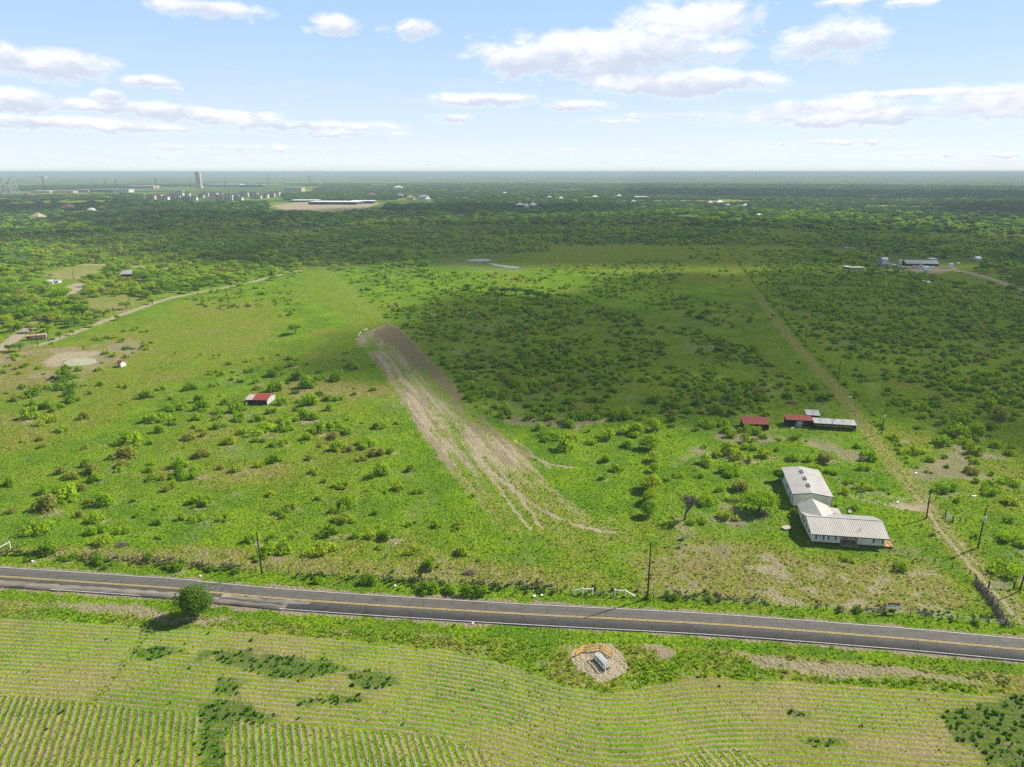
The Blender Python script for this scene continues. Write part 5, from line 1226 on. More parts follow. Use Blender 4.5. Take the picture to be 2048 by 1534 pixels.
# ------------------------------------------------------------------ the roadside sign
A = G(1772.5, 1224); B = G(1797.5, 1226)
sg = empty('sign', (A[0], A[1], 0), math.atan2(B[1]-A[1], B[0]-A[0])); tag(sg, 'white property sign with dark red header on two white posts above the road', 'sign'); L = math.hypot(B[0]-A[0], B[1]-A[1])
for q in (0, L):
    m = MB(); m.box(q-.05, q+.05, -.05, .05, 0, 2.1); m.build('post', WHITEP, sg)
m = MB(); m.box(.052, L-.052, -.04, -.01, .95, 1.62); pn = m.build('panel', mat('sign_white', (.92, .92, .88), .5, var=.04), sg)
m = MB(); m.box(.052, L-.052, -.045, -.01, 1.623, 2.06); hd = m.build('header', mat('sign_red', (.24, .015, .02), .5, var=.1), sg)
m = MB(); x = .62
for w_, h_ in ((.10, .2), (.10, .2), (.10, .14), (.12, .2), (.05, .14), (.10, .17), (.10, .2), (.08, .14)):
    m.box(x, x+w_*.8, -.055, -.047, 1.74, 1.74+h_); x += w_+.03
m.box(.62, x-.03, -.055, -.047, 1.66, 1.70); m.build('header_lettering', mat('sign_pink', (.70, .45, .45), .5), hd)
m = MB()
for k in range(9):      # curved black mark, open to the left
    a0 = math.radians(120-k*30); a1 = math.radians(120-(k+1)*30); c0 = (.26, 1.36)
    P_ = [(c0[0]+math.cos(a)*r_, -.052, c0[1]+math.sin(a)*r_) for a, r_ in ((a0, .17), (a1, .17), (a1, .08), (a0, .08))]
    m.add([(p[0], -.056, p[2]) for p in P_]+[(p[0], -.042, p[2]) for p in P_], [(0, 1, 2, 3), (4, 7, 6, 5), (0, 4, 5, 1), (3, 2, 6, 7)])
m.build('logo', DARK, pn)
m = MB()
for x0, x1, z0 in ((.55, 1.05, 1.44), (.55, .95, 1.30), (1.12, 1.5, 1.44), (1.12, 1.55, 1.34), (1.12, 1.45, 1.25), (1.62, 2.1, 1.42), (1.62, 2.05, 1.32)): m.box(x0, min(x1, L-.1), -.05, -.042, z0, z0+.06)
m.build('small_print', mat('print_grey', (.30, .36, .38), .6), pn)

# ------------------------------------------------------------------ buildings farther off
def building(u, v, wpx, hpx, dep, wm, rm, label, cat='building', name='building', roof='flat', rz=0, win=0, over=.4, wmat=None, hm=None):
    """stands with its front-left foot at photo point u, v; size from its apparent size there"""
    x, y = G(u, v); k = mpp(u, v); W = wpx*k; Hh = hm or hpx*k
    o = empty(name, (x, y, 0), rz); tag(o, label, cat)
    m = MB(); m.box(0, W, 0, dep, -.3, Hh)
    if roof == 'gable': m.add([(0, 0, Hh), (0, dep, Hh), (0, dep/2, Hh+dep*.2), (W, 0, Hh), (W, dep, Hh), (W, dep/2, Hh+dep*.2)], [(0, 2, 1), (3, 4, 5), (0, 1, 4, 3), (1, 2, 5, 4), (2, 0, 3, 5)])
    m.build('wall', wm, o)
    r = MB(); s = over
    if roof == 'flat': r.box(-s, W+s, -s, dep+s, Hh+.003, Hh+max(.25, Hh*.06))
    elif roof == 'gable':
        r.plate([(-s, -s, Hh-.02), (W+s, -s, Hh-.02), (W+s, dep/2, Hh+dep*.2+.15), (-s, dep/2, Hh+dep*.2+.15)], .12); r.plate([(W+s, dep+s, Hh-.02), (-s, dep+s, Hh-.02), (-s, dep/2+.003, Hh+dep*.2+.15), (W+s, dep/2+.003, Hh+dep*.2+.15)], .12)
    elif roof == 'hip':
        z1 = Hh+dep*.28; a = min(dep/2, W*.4)
        V = [(-s, -s, Hh+.01), (W+s, -s, Hh+.01), (W+s, dep+s, Hh+.01), (-s, dep+s, Hh+.01), (a, dep/2, z1), (W-a, dep/2, z1)]
        r.add(V, [(0, 1, 5, 4), (1, 2, 5), (2, 3, 4, 5), (3, 0, 4), (3, 2, 1, 0)])
    r.build('roof', rm, o)
    for i in range(win):
        q = W*(i+.5)/win; m = MB(); ww = W/win*.28; m.box(q-ww, q+ww, -.12, -.01, Hh*.35, Hh*.75); m.build('window', wmat or DARK, o)
    return o
TANW = mat('tan_stucco', (.50, .41, .29), .85, var=.15, scale=.1)
PALE = mat('pale_wall', (.62, .60, .55), .8, var=.15, scale=.2)
GREYR = mat('dark_shingle', (.075, .075, .085), .9, var=.25, scale=.3)
WROOF = mat('white_membrane_roof', (.82, .82, .80), .6, var=.05, scale=.05)
BLUEG = mat('bluegrey_panel', (.30, .36, .42), .6, var=.2, scale=.05)
REDT = mat('clay_tile', (.36, .16, .10), .85, var=.25, scale=.4)

# in the left wood
b = building(243, 553, 21, 5, 9, DARK, GALV, 'open dark barn with silver roof in the left wood', 'barn', 'barn', 'gable', .05, over=.8)
building(247, 546, 18, 3, 6, BRICK, mat('grey_tin', (.38, .36, .35), .7), 'second lower roof behind the open dark barn in the wood', 'barn', 'barn', 'flat')
building(96, 569, 9, 5, 6, WHITEP, mat('pale_tin', (.5, .52, .55), .5), 'white cottage in the left wood below the tan clearing', 'house', 'house', 'gable', .5)
building(104, 566, 12, 4, 5, PALE, mat('blue_tin', (.40, .46, .56), .5), 'small building with bluish roof joined to the white cottage', 'house', 'house', 'flat', .1, 2)
# rusty wreck of a caravan
x, y = G(53, 681); wr = empty('caravan', (x, y, 0), .42); tag(wr, 'collapsed rusty red and white caravan beside the gravel road', 'caravan'); k = mpp(60, 680)
m = MB(); m.box(0, 8.5, 0, 2.6, .5, 2.0); m.build('body', mat('rust_body', (.30, .09, .06), .8, var=.5, scale=1.2, c2=(.58, .50, .44)), wr)
m = MB(); m.hexa([(-.2, -.2, 1.98), (8.7, -.2, 2.02), (8.7, 2.8, 2.02), (-.2, 2.8, 1.98)], [(-.2, -.2, 2.1), (8.7, -.1, 2.5), (8.7, 2.7, 2.6), (-.2, 2.8, 2.05)]); m.build('roof', mat('torn_red_roof', (.42, .12, .08), .7, var=.5, scale=.8, c2=(.62, .55, .48)), wr)
for q in (2.2, 6.4):
    m = MB(); m.tube((q, -.08, .4), (q, .2, .4), .4, .4, 12); m.build('wheel', DARK, wr)
m = MB(); m.box(.3, 1.6, -.04, -.005, .7, 1.8); m.build('door', DARK, wr)
building(103, 676, 15, 1.4, 2.4, WOOD, GALV, 'low plank trough with pale sheet lying right of the rusty caravan', 'trough', 'trough', 'flat', .35) if False else None

# cars: one model, copied
def car(label, c):
    o = empty('parked_car', (0, 0, 0)); tag(o, label, 'car', 'vehicles parked at the ranch')
    m = MB(); m.hexa([(-2.4, -.9, .35), (2.4, -.9, .35), (2.4, .9, .35), (-2.4, .9, .35)], [(-2.4, -.88, .95), (2.3, -.88, .85), (2.3, .88, .85), (-2.4, .88, .95)])
    m.hexa([(-1.9, -.85, .93), (1.1, -.85, .9), (1.1, .85, .9), (-1.9, .85, .93)], [(-1.5, -.7, 1.5), (.5, -.7, 1.5), (.5, .7, 1.5), (-1.5, .7, 1.5)]); m.build('body', c, o, .06)
    m = MB(); m.hexa([(-1.75, -.87, 1.0), (.95, -.87, 1.0), (.95, .87, 1.0), (-1.75, .87, 1.0)], [(-1.5, -.74, 1.42), (.5, -.74, 1.42), (.5, .74, 1.42), (-1.5, .74, 1.42)]); m.build('window', GLASS, o)
    for sx in (-1.5, 1.5):
        for sy in (-.92, .72):
            m = MB(); m.tube((sx, sy, .33), (sx, sy+.2, .33), .33, .33, 12); m.build('wheel', DARK, o)
    return o
c0 = car('white pickup parked alone left of the ranch house', WHITEP); c0.location = (*G(1755, 541), 0)
cars = [(1816, 537, .4, 'white car nearest the long grey roof'), (1853, 542, .1, 'white car in front of the ranch yard'), (1831, 534, -.3, 'white car under the middle of the long grey roof'), (1843, 533, .2, 'second white car under the long grey roof'), (1916, 528, .8, 'white car at the trees right of the ranch yard'), (1921, 545, .3, 'white truck on the pale ranch road'),
        (1866, 536, .6, 'white car among the rust-coloured scrap'), (1694, 497, .1, 'white car in the clearing beyond the ranch'), (1706, 498, -.2, 'second white car in the clearing beyond the ranch')]
for u, v, a, lb in cars:
    c_ = copy_tree(c0); c_.location = (*G(u, v), 0); c_.rotation_euler = (0, 0, a); c_['label'] = lb
# ranch
building(1701, 541, 27, 5.5, 6, PALE, mat('cream_roof', (.62, .60, .52), .6), 'long pale trailer home left of the ranch', 'mobile home', 'mobile_home', 'flat', 0, 4)
building(1692, 540, 9, 6, 6, BRICK, WROOF, 'brown end block with white roof left of the pale trailer', 'house', 'house', 'flat')
building(1763, 534, 20, 6, 13, BLUEG, mat('grey_shingle', (.26, .28, .30), .8), 'dark grey roofed ranch house', 'house', 'house', 'hip', -.1, 3)
building(1778, 535, 17, 4, 9, DARK, GALV, 'open shed with pale sheet roof right of the ranch house', 'shed', 'shed', 'flat', -.05)
building(1766, 524, 10, 5, 7, PALE, WROOF, 'small white roofed block behind the ranch house', 'shed', 'shed', 'gable')
building(1812, 531, 62, 4, 12, DARK, mat('grey_long_roof', (.34, .36, .38), .5, .2), 'very long grey roofed open shed of the ranch', 'shed', 'shed', 'gable', -.10)
building(1801, 529, 3, 8, 3, WHITEP, WROOF, 'slim white silo behind the ranch', 'silo', 'silo', 'flat')
building(1850, 539, 10, 5, 4, WHITEP, WROOF, 'white box trailer in the ranch yard', 'trailer', 'trailer', 'flat')
building(1901, 536, 5, 8, 3, WHITEP, WROOF, 'upright white tank at the right of the ranch yard', 'tank', 'tank', 'flat')
building(1954, 521, 9, 4, 8, PALE, GALV, 'pale house among trees right of the ranch', 'house', 'house', 'gable')
building(1866, 521, 10, 3, 7, PALE, WROOF, 'pale roof behind the long grey ranch shed', 'shed', 'shed', 'flat', .2)
for k, (u, v, L_, lb) in enumerate([(1828, 538, 7, 'rust-coloured scrap heap left in the ranch yard'), (1872, 534, 9, 'rust-coloured scrap heap right in the ranch yard'), (1885, 538, 6, 'rust-coloured scrap heap by the ranch road'), (1860, 531, 6, 'rust-coloured scrap heap under the long shed')]): pile(u, v, L_*1.4, L_*.6, 1.8, lb, 60+k, RUST)
for pts_, lb in (([(1841, 560), (1850, 559), (1853, 563), (1846, 564)], 'left white slab in the brush below the ranch'), ([(1852, 564), (1858, 562), (1862, 565), (1856, 567)], 'right white slab in the brush below the ranch')):
    m = MB(); m.prism([G(*p) for p in pts_], 0, .5); tag(m.build('concrete_slab', mat('white_slab', (.66, .65, .58), .9)), lb, 'slab')
building(1090, 497, 5, 6, 4, mat('red_tank', (.34, .06, .04), .6), RUST, 'little red shed at the far meadow edge', 'shed', 'shed', 'flat')

# far country: houses, warehouses, apartment blocks, cranes
FB = [('white warehouse', 579, 404, 52, 3.2, 60, 'K', 'W', 'left of the three long white roofed warehouses'), ('warehouse', 617, 409, 98, 5, 70, 'K', 'W', 'middle and longest of the three white roofed warehouses'), ('warehouse', 700, 407, 47, 4.5, 60, 'K', 'W', 'right of the three long white roofed warehouses'),
      ('hall', 570, 383, 33, 7, 60, 'T', 'G', 'tall tan hall with pale roof beyond the apartments'), ('hall', 414, 374, 66, 5, 80, 'P', 'W', 'long pale hall right of the tower'), ('hall', 480, 374, 46, 4, 60, 'K', 'P', 'dark fronted hall right of the long pale hall'),
      ('terminal', 180, 385, 46, 6, 50, 'B', 'P', 'blue-grey building with white columns left of the stadium roof'), ('terminal', 226, 385, 31, 6, 50, 'P', 'G', 'right wing of the blue-grey building'), ('hall', 252, 377, 56, 5, 60, 'T', 'W', 'tan hall with white roof behind the blue-grey building'), ('hall', 254, 383, 110, 1.6, 30, 'B', 'B', 'very long low blue roof running to the tower foot'),
      ('hall', 25, 357, 62, 3, 80, 'W', 'W', 'long white hall near the horizon at far left'), ('hall', 60, 386, 40, 4, 40, 'T', 'W', 'pale hall beside the far left crane'), ('block', 105, 386, 40, 4, 40, 'T', 'G', 'tan block in the far left works'), ('block', 150, 384, 28, 4, 40, 'R', 'P', 'reddish block in the far left works'),
      ('block', 10, 390, 45, 3, 40, 'R', 'T', 'long reddish block at the left photo edge'), ('hall', 165, 399, 36, 2, 30, 'P', 'W', 'white roofs below the blue-grey building'), ('shed', 130, 401, 30, 1.5, 25, 'P', 'W', 'low white roofs at the wood edge far left'),
      ('house', 118, 420, 20, 5, 30, 'P', 'R', 'mansion with reddish roof far left above the wood'), ('house', 150, 421, 10, 1.6, 14, 'W', 'W', 'low white roofs just right of the mansion'), ('house', 174, 421, 12, 1.6, 14, 'W', 'W', 'second low white roof right of the mansion'),
      ('house', 56, 441, 20, 5, 30, 'T', 'T', 'domed tan house at far left above the bright wood'), ('house', 24, 443, 12, 2, 14, 'W', 'W', 'white roof left of the domed tan house'), ('barn', 788, 379, 16, 4, 25, 'P', 'W', 'white barn on the ridge right of the far fields'),
      ('house', 736, 393, 12, 4, 20, 'T', 'R', 'small house right of the warehouses'), ('house', 795, 395, 10, 5, 16, 'W', 'G', 'white gabled house right of the warehouses'), ('house', 812, 400, 16, 5, 20, 'Y', 'T', 'pale yellow house right of the white gabled one'), ('house', 836, 399, 20, 5, 22, 'P', 'G', 'grey roofed villa above the bare soil'), ('house', 850, 402, 10, 4, 14, 'W', 'W', 'white garage beside the grey roofed villa'),
      ('house', 911, 400, 8, 3, 14, 'R', 'R', 'red roofed house on the pale slope'), ('house', 938, 409, 4, 5, 9, 'T', 'T', 'small tan house below the red roofed one'), ('house', 1032, 414, 14, 4, 18, 'P', 'W', 'left of three white houses in the middle distance'), ('house', 1048, 415, 10, 4, 16, 'W', 'W', 'middle of three white houses in the middle distance'), ('house', 1060, 414, 14, 4, 18, 'T', 'W', 'right of three white houses in the middle distance'),
      ('house', 1004, 389, 10, 2, 20, 'W', 'W', 'white roof left in the far woods'), ('house', 1092, 398, 14, 2, 20, 'P', 'W', 'white roof above the three white houses'), ('house', 1117, 400, 10, 3, 18, 'W', 'W', 'white house right above the three white houses'), ('house', 1182, 397, 16, 2.5, 20, 'T', 'W', 'pale row of roofs centre right in the woods'), ('house', 1234, 396, 9, 4, 16, 'R', 'W', 'reddish house right of the pale row'), ('house', 1266, 398, 34, 2, 18, 'P', 'W', 'long white roof in the dark woods'),
      ('house', 1263, 407, 9, 4, 14, 'R', 'P', 'pinkish house below the long white roof'), ('house', 1190, 407, 6, 2, 12, 'W', 'W', 'tiny white roof below the pale row'), ('house', 1434, 410, 14, 5, 22, 'Y', 'W', 'large white house right in the tree belt'), ('house', 1415, 410, 12, 4, 18, 'R', 'P', 'reddish house left of the large white one'), ('house', 1452, 413, 10, 3, 14, 'P', 'G', 'low house right of the large white one'), ('house', 1487, 413, 12, 2, 14, 'W', 'W', 'pale roof right in the tree belt'),
      ('house', 1570, 432, 14, 3, 16, 'R', 'R', 'orange roofed house in the tree belt'), ('house', 1548, 432, 8, 2.5, 14, 'P', 'R', 'smaller orange roofed house left of the other'), ('house', 1512, 433, 16, 2, 12, 'W', 'W', 'low white roofs left of the orange ones'), ('shed', 1773, 390, 18, 1.5, 16, 'W', 'W', 'white slab-like roof far right on the plain'), ('shed', 1888, 403, 16, 2, 20, 'P', 'W', 'white roof in the trees far right'), ('shed', 1912, 404, 8, 2, 12, 'W', 'W', 'small white roof in the trees far right'),
      ('house', 2018, 416, 6, 3, 12, 'P', 'W', 'pale house by the far road at right'), ('shed', 330, 420, 6, 2, 12, 'W', 'W', 'tiny white roof in the pale wood left'), ('shed', 410, 398, 18, 3, 25, 'T', 'T', 'tan low building below the apartments'), ('shed', 500, 398, 14, 3, 22, 'T', 'G', 'tan building right end below the apartments'), ('hall', 960, 354, 50, 1.6, 60, 'T', 'W', 'tan strip of buildings on the far ridge'), ('hall', 745, 372, 26, 2, 40, 'R', 'W', 'pinkish roofs beyond the far fields'), ('hall', 800, 371, 26, 1.5, 30, 'P', 'W', 'pale roofs right beyond the far fields')]
WM = dict(K=mat('charcoal_wall', (.05, .06, .075), .7, var=.2, scale=.05), T=TANW, P=PALE, B=BLUEG, W=WHITEP, R=mat('reddish_wall', (.40, .20, .15), .85, var=.25, scale=.1), Y=mat('yellow_wall', (.60, .55, .38), .8, var=.15, scale=.1))
RM = dict(W=WROOF, G=mat('grey_far_roof', (.36, .37, .38), .7, var=.15, scale=.1), P=mat('pale_far_roof', (.58, .57, .53), .7, var=.15, scale=.1), B=mat('blue_far_roof', (.30, .42, .50), .6, var=.1, scale=.05), R=REDT, T=mat('tan_far_roof', (.42, .33, .24), .8, var=.2, scale=.1), K=GREYR)
for nm, u, v, w_, h_, dep, wk, rk, lb in FB:
    cat_ = nm.split()[-1]; small = cat_ in ('house', 'barn')
    building(u, v, w_, h_, dep, WM[wk], RM[rk], lb, cat_, cat_, 'hip' if small and w_ > 7 else 'flat', random.uniform(-.08, .08), win=(8 if w_ > 40 else 0), over=.8)
# apartment blocks
g = random.Random(12); AP = []
for k, (u, v, w_) in enumerate([(291, 399, 17), (308, 398, 14), (321, 400, 14), (334, 396, 16), (340, 401, 20), (350, 393, 15), (362, 401, 16), (366, 392, 12), (378, 401, 14), (394, 396, 12), (402, 392, 14), (418, 395, 16), (432, 393, 12), (428, 400, 18), (446, 401, 18), (462, 397, 14), (466, 402, 17), (478, 393, 18), (498, 394, 16), (506, 398, 15), (520, 396, 15), (535, 394, 13), (545, 391, 13)]):
    x, y = G(u, v); kx = mpp(u, v); W = w_*kx; Hh = g.uniform(9, 14.5); o = empty('apartment_block', (x, y, 0), g.uniform(-.12, .12)); AP.append((u, v, o))
    m = MB(); nb = max(2, int(w_/5)); bay = W/nb
    m.box(0, W, 2, 18, 0, Hh)
    for i in range(nb): m.box(i*bay+bay*.12, i*bay+bay*.62, 0, 1.99, 0, Hh+.8)
    m.build('wall', [TANW, WM['Y'], WM['P']][k % 3], o)
    r = MB(); s = .6; z1 = Hh+4.2
    r.add([(-s, 1.4, Hh+.02), (W+s, 1.4, Hh+.02), (W+s, 18+s, Hh+.02), (-s, 18+s, Hh+.02), (6, 10, z1), (W-6, 10, z1)], [(0, 1, 5, 4), (1, 2, 5), (2, 3, 4, 5), (3, 0, 4), (3, 2, 1, 0)])
    for i in range(nb):
        a = i*bay+bay*.12-.3; b = i*bay+bay*.62+.3; r.add([(a, -.3, Hh+.82), (b, -.3, Hh+.82), ((a+b)/2, -.3, Hh+3.2), (a, 6, Hh+.82), (b, 6, Hh+.82), ((a+b)/2, 6, Hh+3.2)], [(0, 1, 2), (3, 5, 4), (0, 2, 5, 3), (1, 4, 5, 2), (0, 3, 4, 1)])
    r.build('roof', GREYR, o)
    for i in range(nb):
        for f in range(3):
            m = MB(); m.box(i*bay+bay*.68, i*bay+bay*.95, 1.6, 1.99, 1+f*3.7, 3.4+f*3.7); m.build('balcony', DARK, o)
AP.sort(key=lambda q: q[0])
for i, (u, v, o) in enumerate(AP): tag(o, 'tan apartment block, %s from the left end of the dark roofed cluster' % ordn(i), 'apartment block', 'apartment blocks left of the warehouses')

# observation tower and cranes
x, y = G(393, 376); tw = empty('tower', (x, y, 0)); tag(tw, 'tall pale concrete tower reaching the horizon', 'tower'); m = MB(); m.box(0, 24, 0, 20, 0, 74).box(-3, 27, -3, 23, 0, 10); m.build('shaft', mat('tower_concrete', (.46, .42, .36), .85, var=.12, scale=.05, stretch=(1, 1, .2)), tw)
m = MB(); m.box(-2, 20, -2, 22, 74.01, 79.5); m.build('top', mat('tower_top', (.34, .32, .30), .8), tw)
def crane(u, v, h, jib, side, label):
    x, y = G(u, v); o = empty('tower_crane', (x, y, 0)); tag(o, label, 'crane', 'tower cranes on the skyline'); w = 1.5
    m = MB(); n = int(h/7)
    for a, b in ((-w, -w), (w, -w), (w, w), (-w, w)): m.tube((a, b, 0), (a, b, h), .35, .35, 4)
    for i in range(n): m.tube((-w, -w, i*7), (w, -w, i*7+7), .25, .25, 4); m.tube((w, w, i*7), (-w, w, i*7+7), .25, .25, 4)
    m.build('mast', TRIM if side else RUST, o)
    m = MB(); m.tube((-jib*.28*(side or 1), 0, h), (jib*(side or 1), 0, h), .8, .5, 4); m.tube((0, 0, h), (0, 0, h+6), .6, .4, 4); m.tube((0, 0, h+6), (jib*.7*(side or 1), 0, h), .4, .4, 4); m.build('jib', TRIM if side else RUST, o)
    m = MB(); m.box(-jib*.3, -jib*.2, -2, 2, h-4, h-.8) if side > 0 else m.box(jib*.2, jib*.3, -2, 2, h-4, h-.8); m.build('counterweight', CONC, o)
crane(537, 369, 62, 62, -1, 'dark tower crane with jib to the left, right of the tower'); crane(620, 371, 52, 14, 1, 'slim mast right of the tan hall beyond the apartments')
crane(313, 378, 46, 14, 1, 'slim dark mast between the blue-grey building and the tower'); crane(90, 384, 60, 16, -1, 'tall dark mast at far left above the works'); crane(450, 374, 34, 10, 1, 'short mast over the long pale hall'); crane(211, 378, 42, 8, 0, 'reddish mast behind the blue-grey building')
crane(190, 380, 34, 12, -1, 'pale leaning mast left of the blue-grey building'); crane(233, 378, 40, 9, 1, 'thin mast right of the reddish one')
for k, (u, hh) in enumerate([(12, 58), (20, 44), (28, 60)]):
    x, y = G(u, 391); o = empty('thrill_ride', (x, y, 0)); tag(o, ['left', 'middle', 'right'][k]+' pale framework arch at the left photo edge near the horizon', 'frame structure', 'pale frameworks at the far left')
    m = MB(); P_ = [(math.cos(a)*18, 0, max(0, math.sin(a))*hh) for a in np.linspace(0, math.pi, 13)]; m.path(P_, 1.2, 5)
    for p in P_[2:11:2]: m.tube((p[0], 0, 0), (p[0], 0, p[2]), .6, .6, 4)
    m.build('frame', PALE, o)

# ------------------------------------------------------------------ camera
cam = bpy.data.objects.new('camera', bpy.data.cameras.new('camera')); COL.objects.link(cam); S.camera = cam
cam.location = (0, 0, H); cam.rotation_euler = (math.pi/2-PITCH, 0, 0)
cam.data.sensor_fit = 'HORIZONTAL'; cam.data.sensor_width = 36; cam.data.lens = 36*F/2048
cam.data.clip_start = 1; cam.data.clip_end = 200000

# ------------------------------------------------------------------ sun; broken cloud cover whose shade lies on the land
SUN = Vector((13.3, 6.6, 12.2)).normalized()
sl = bpy.data.lights.new('sun', 'SUN'); sl.energy = 5.0; sl.angle = math.radians(.53); sl.color = (1, .93, .80)
so_ = bpy.data.objects.new('sun', sl); COL.objects.link(so_); so_.rotation_euler = SUN.to_track_quat('Z', 'Y').to_euler(); so_.location = (500, 250, 460)

def cloud_mat(op):
    m = bpy.data.materials.new('cloud'); m.use_nodes = True; t = NT(m.node_tree); t.n.remove(t.n['Principled BSDF'])
    a = t.new('ShaderNodeAttribute'); a.attribute_name = 'dens'
    tp = t.new('ShaderNodeBsdfTransparent'); df = t.new('ShaderNodeBsdfDiffuse'); df.inputs[0].default_value = (.9, .9, .9, 1); ms = t.new('ShaderNodeMixShader')
    t.put(ms.inputs[0], t.m('MULTIPLY', a.outputs['Fac'], op)); t.l.new(tp.outputs[0], ms.inputs[1]); t.l.new(df.outputs[0], ms.inputs[2]); t.l.new(ms.outputs[0], t.n['Material Output'].inputs[0])
    return m
def cloud_deck(name, h, x0, x1, y0, y1, step, shade, thick, op, pars):
    """closed billowy layer at height h; its plan is the shaded land carried up along the sunbeams"""
    ox, oy = SUN.x/SUN.z*h, SUN.y/SUN.z*h
    xs = np.arange(x0, x1+step, step); ys = np.arange(y0, y1+step, step); X, Y = np.meshgrid(xs, ys, indexing='ij')
    D = shade(X, Y); nx, ny = X.shape; ok = D > .01
    cellok = ok[:-1, :-1] | ok[1:, :-1] | ok[1:, 1:] | ok[:-1, 1:]
    i, j = np.nonzero(cellok); q = np.stack([i*ny+j, (i+1)*ny+j, (i+1)*ny+j+1, i*ny+j+1], -1); N = nx*ny
    bill = fbm(X/thick*.8, Y/thick*.8, 5)
    top = np.stack([X+ox, Y+oy, h+thick*D*(.3+bill)], -1).reshape(-1, 3); bot = np.stack([X+ox, Y+oy, h-thick*.1*D], -1).reshape(-1, 3)
    V = np.concatenate([top, bot]); Fc = np.concatenate([q, q[:, ::-1]+N])
    used = np.unique(Fc); mp = np.zeros(2*N, np.int64); mp[used] = np.arange(len(used))
    me = np_mesh(name, V[used], mp[Fc], True); fattr(me, 'dens', np.concatenate([D.ravel(), D.ravel()])[used]); me.materials.append(cloud_mat(op))
    return tag(link(name, me), kind='structure')
SH_NEAR = [(555, 722), (600, 700), (650, 684), (700, 668), (740, 662), (790, 646), (815, 622), (850, 604), (930, 590), (1010, 594), (1100, 588), (1150, 572), (1180, 558), (1250, 546), (2400, 530), (2500, 980), (2048, 905), (1930, 868), (1850, 845), (1760, 834), (1690, 843), (1600, 848), (1500, 850), (1400, 842), (1300, 832), (1200, 838), (1130, 838), (1060, 835), (1010, 832), (960, 800), (890, 762), (800, 764), (700, 762), (640, 750), (590, 742)]
SH_MID = [[(-200, 476), (0, 468), (120, 462), (300, 480), (330, 492), (420, 500), (620, 470), (760, 450), (1000, 440), (1300, 432), (1700, 450), (2500, 500), (2500, 545), (1250, 548), (1180, 552), (1000, 544), (800, 540), (640, 536), (560, 537), (420, 528), (300, 510), (260, 495), (100, 488), (-200, 490)],
          [(-200, 405), (280, 404), (300, 415), (150, 424), (0, 430), (-200, 430)], [(120, 436), (300, 428), (520, 424), (700, 430), (760, 440), (600, 466), (480, 486), (300, 474), (150, 452)],
          [(640, 420), (900, 408), (1250, 412), (1240, 425), (900, 440), (760, 445)], [(1240, 378), (1900, 382), (2400, 384), (2400, 400), (1500, 398), (1260, 392)], [(1880, 405), (2400, 410), (2400, 470), (2100, 440), (1900, 428)]]
def shade_near(X, Y):
    r = np.hypot(X, Y); k = np.clip(r/350, .8, 3)
    XX = X+(fbm(X/30, Y/30, 900)-.5)*26*k; YY = Y+(fbm(X/30, Y/30, 950)-.5)*30*k
    d = poly(XX, YY, SH_NEAR, 20)
    hole = poly(XX, YY, [(1100, 560), (1180, 556), (1150, 585), (1105, 584)], 20)
    return d*(1-hole)*(.72+.28*sst(.3, .5, fbm(X/90, Y/90, 960)))*(1-sst(700, 860, Y))
def shade_far(X, Y):
    r = np.hypot(X, Y); XX = X+(fbm(X/180, Y/180, 910)-.5)*160; YY = Y+(fbm(X/180, Y/180, 955)-.5)*160
    d = 0*X
    for Pn in SH_MID: d = np.maximum(d, poly(XX, YY, Pn, 60))
    return np.clip(d, 0, 1)
cloud_deck('cloud', 1100, -160, 860, 180, 900, 9, shade_near, 16, .50, None)
cloud_deck('cloud', 2600, -3200, 5200, 640, 6500, 55, shade_far, 60, .50, None)

# ------------------------------------------------------------------ haze: one closed box of thin air round everything below the camera's height
m = MB(); m.box(-52000, 52000, -52000, 52000, -60, 86)
hz = m.build('haze', None) if False else None
me = bpy.data.meshes.new('haze'); me.from_pydata(m.v, [], m.f); hz = bpy.data.objects.new('haze', me); COL.objects.link(hz); tag(hz, kind='stuff')
hm_ = bpy.data.materials.new('haze'); hm_.use_nodes = True; t = NT(hm_.node_tree); t.n.remove(t.n['Principled BSDF'])
pv = t.new('ShaderNodeVolumePrincipled'); pv.inputs['Color'].default_value = (.58, .72, .79, 1); pv.inputs['Density'].default_value = 1.5e-4; pv.inputs['Anisotropy'].default_value = .0
t.l.new(pv.outputs[0], t.n['Material Output'].inputs['Volume']); me.materials.append(hm_)

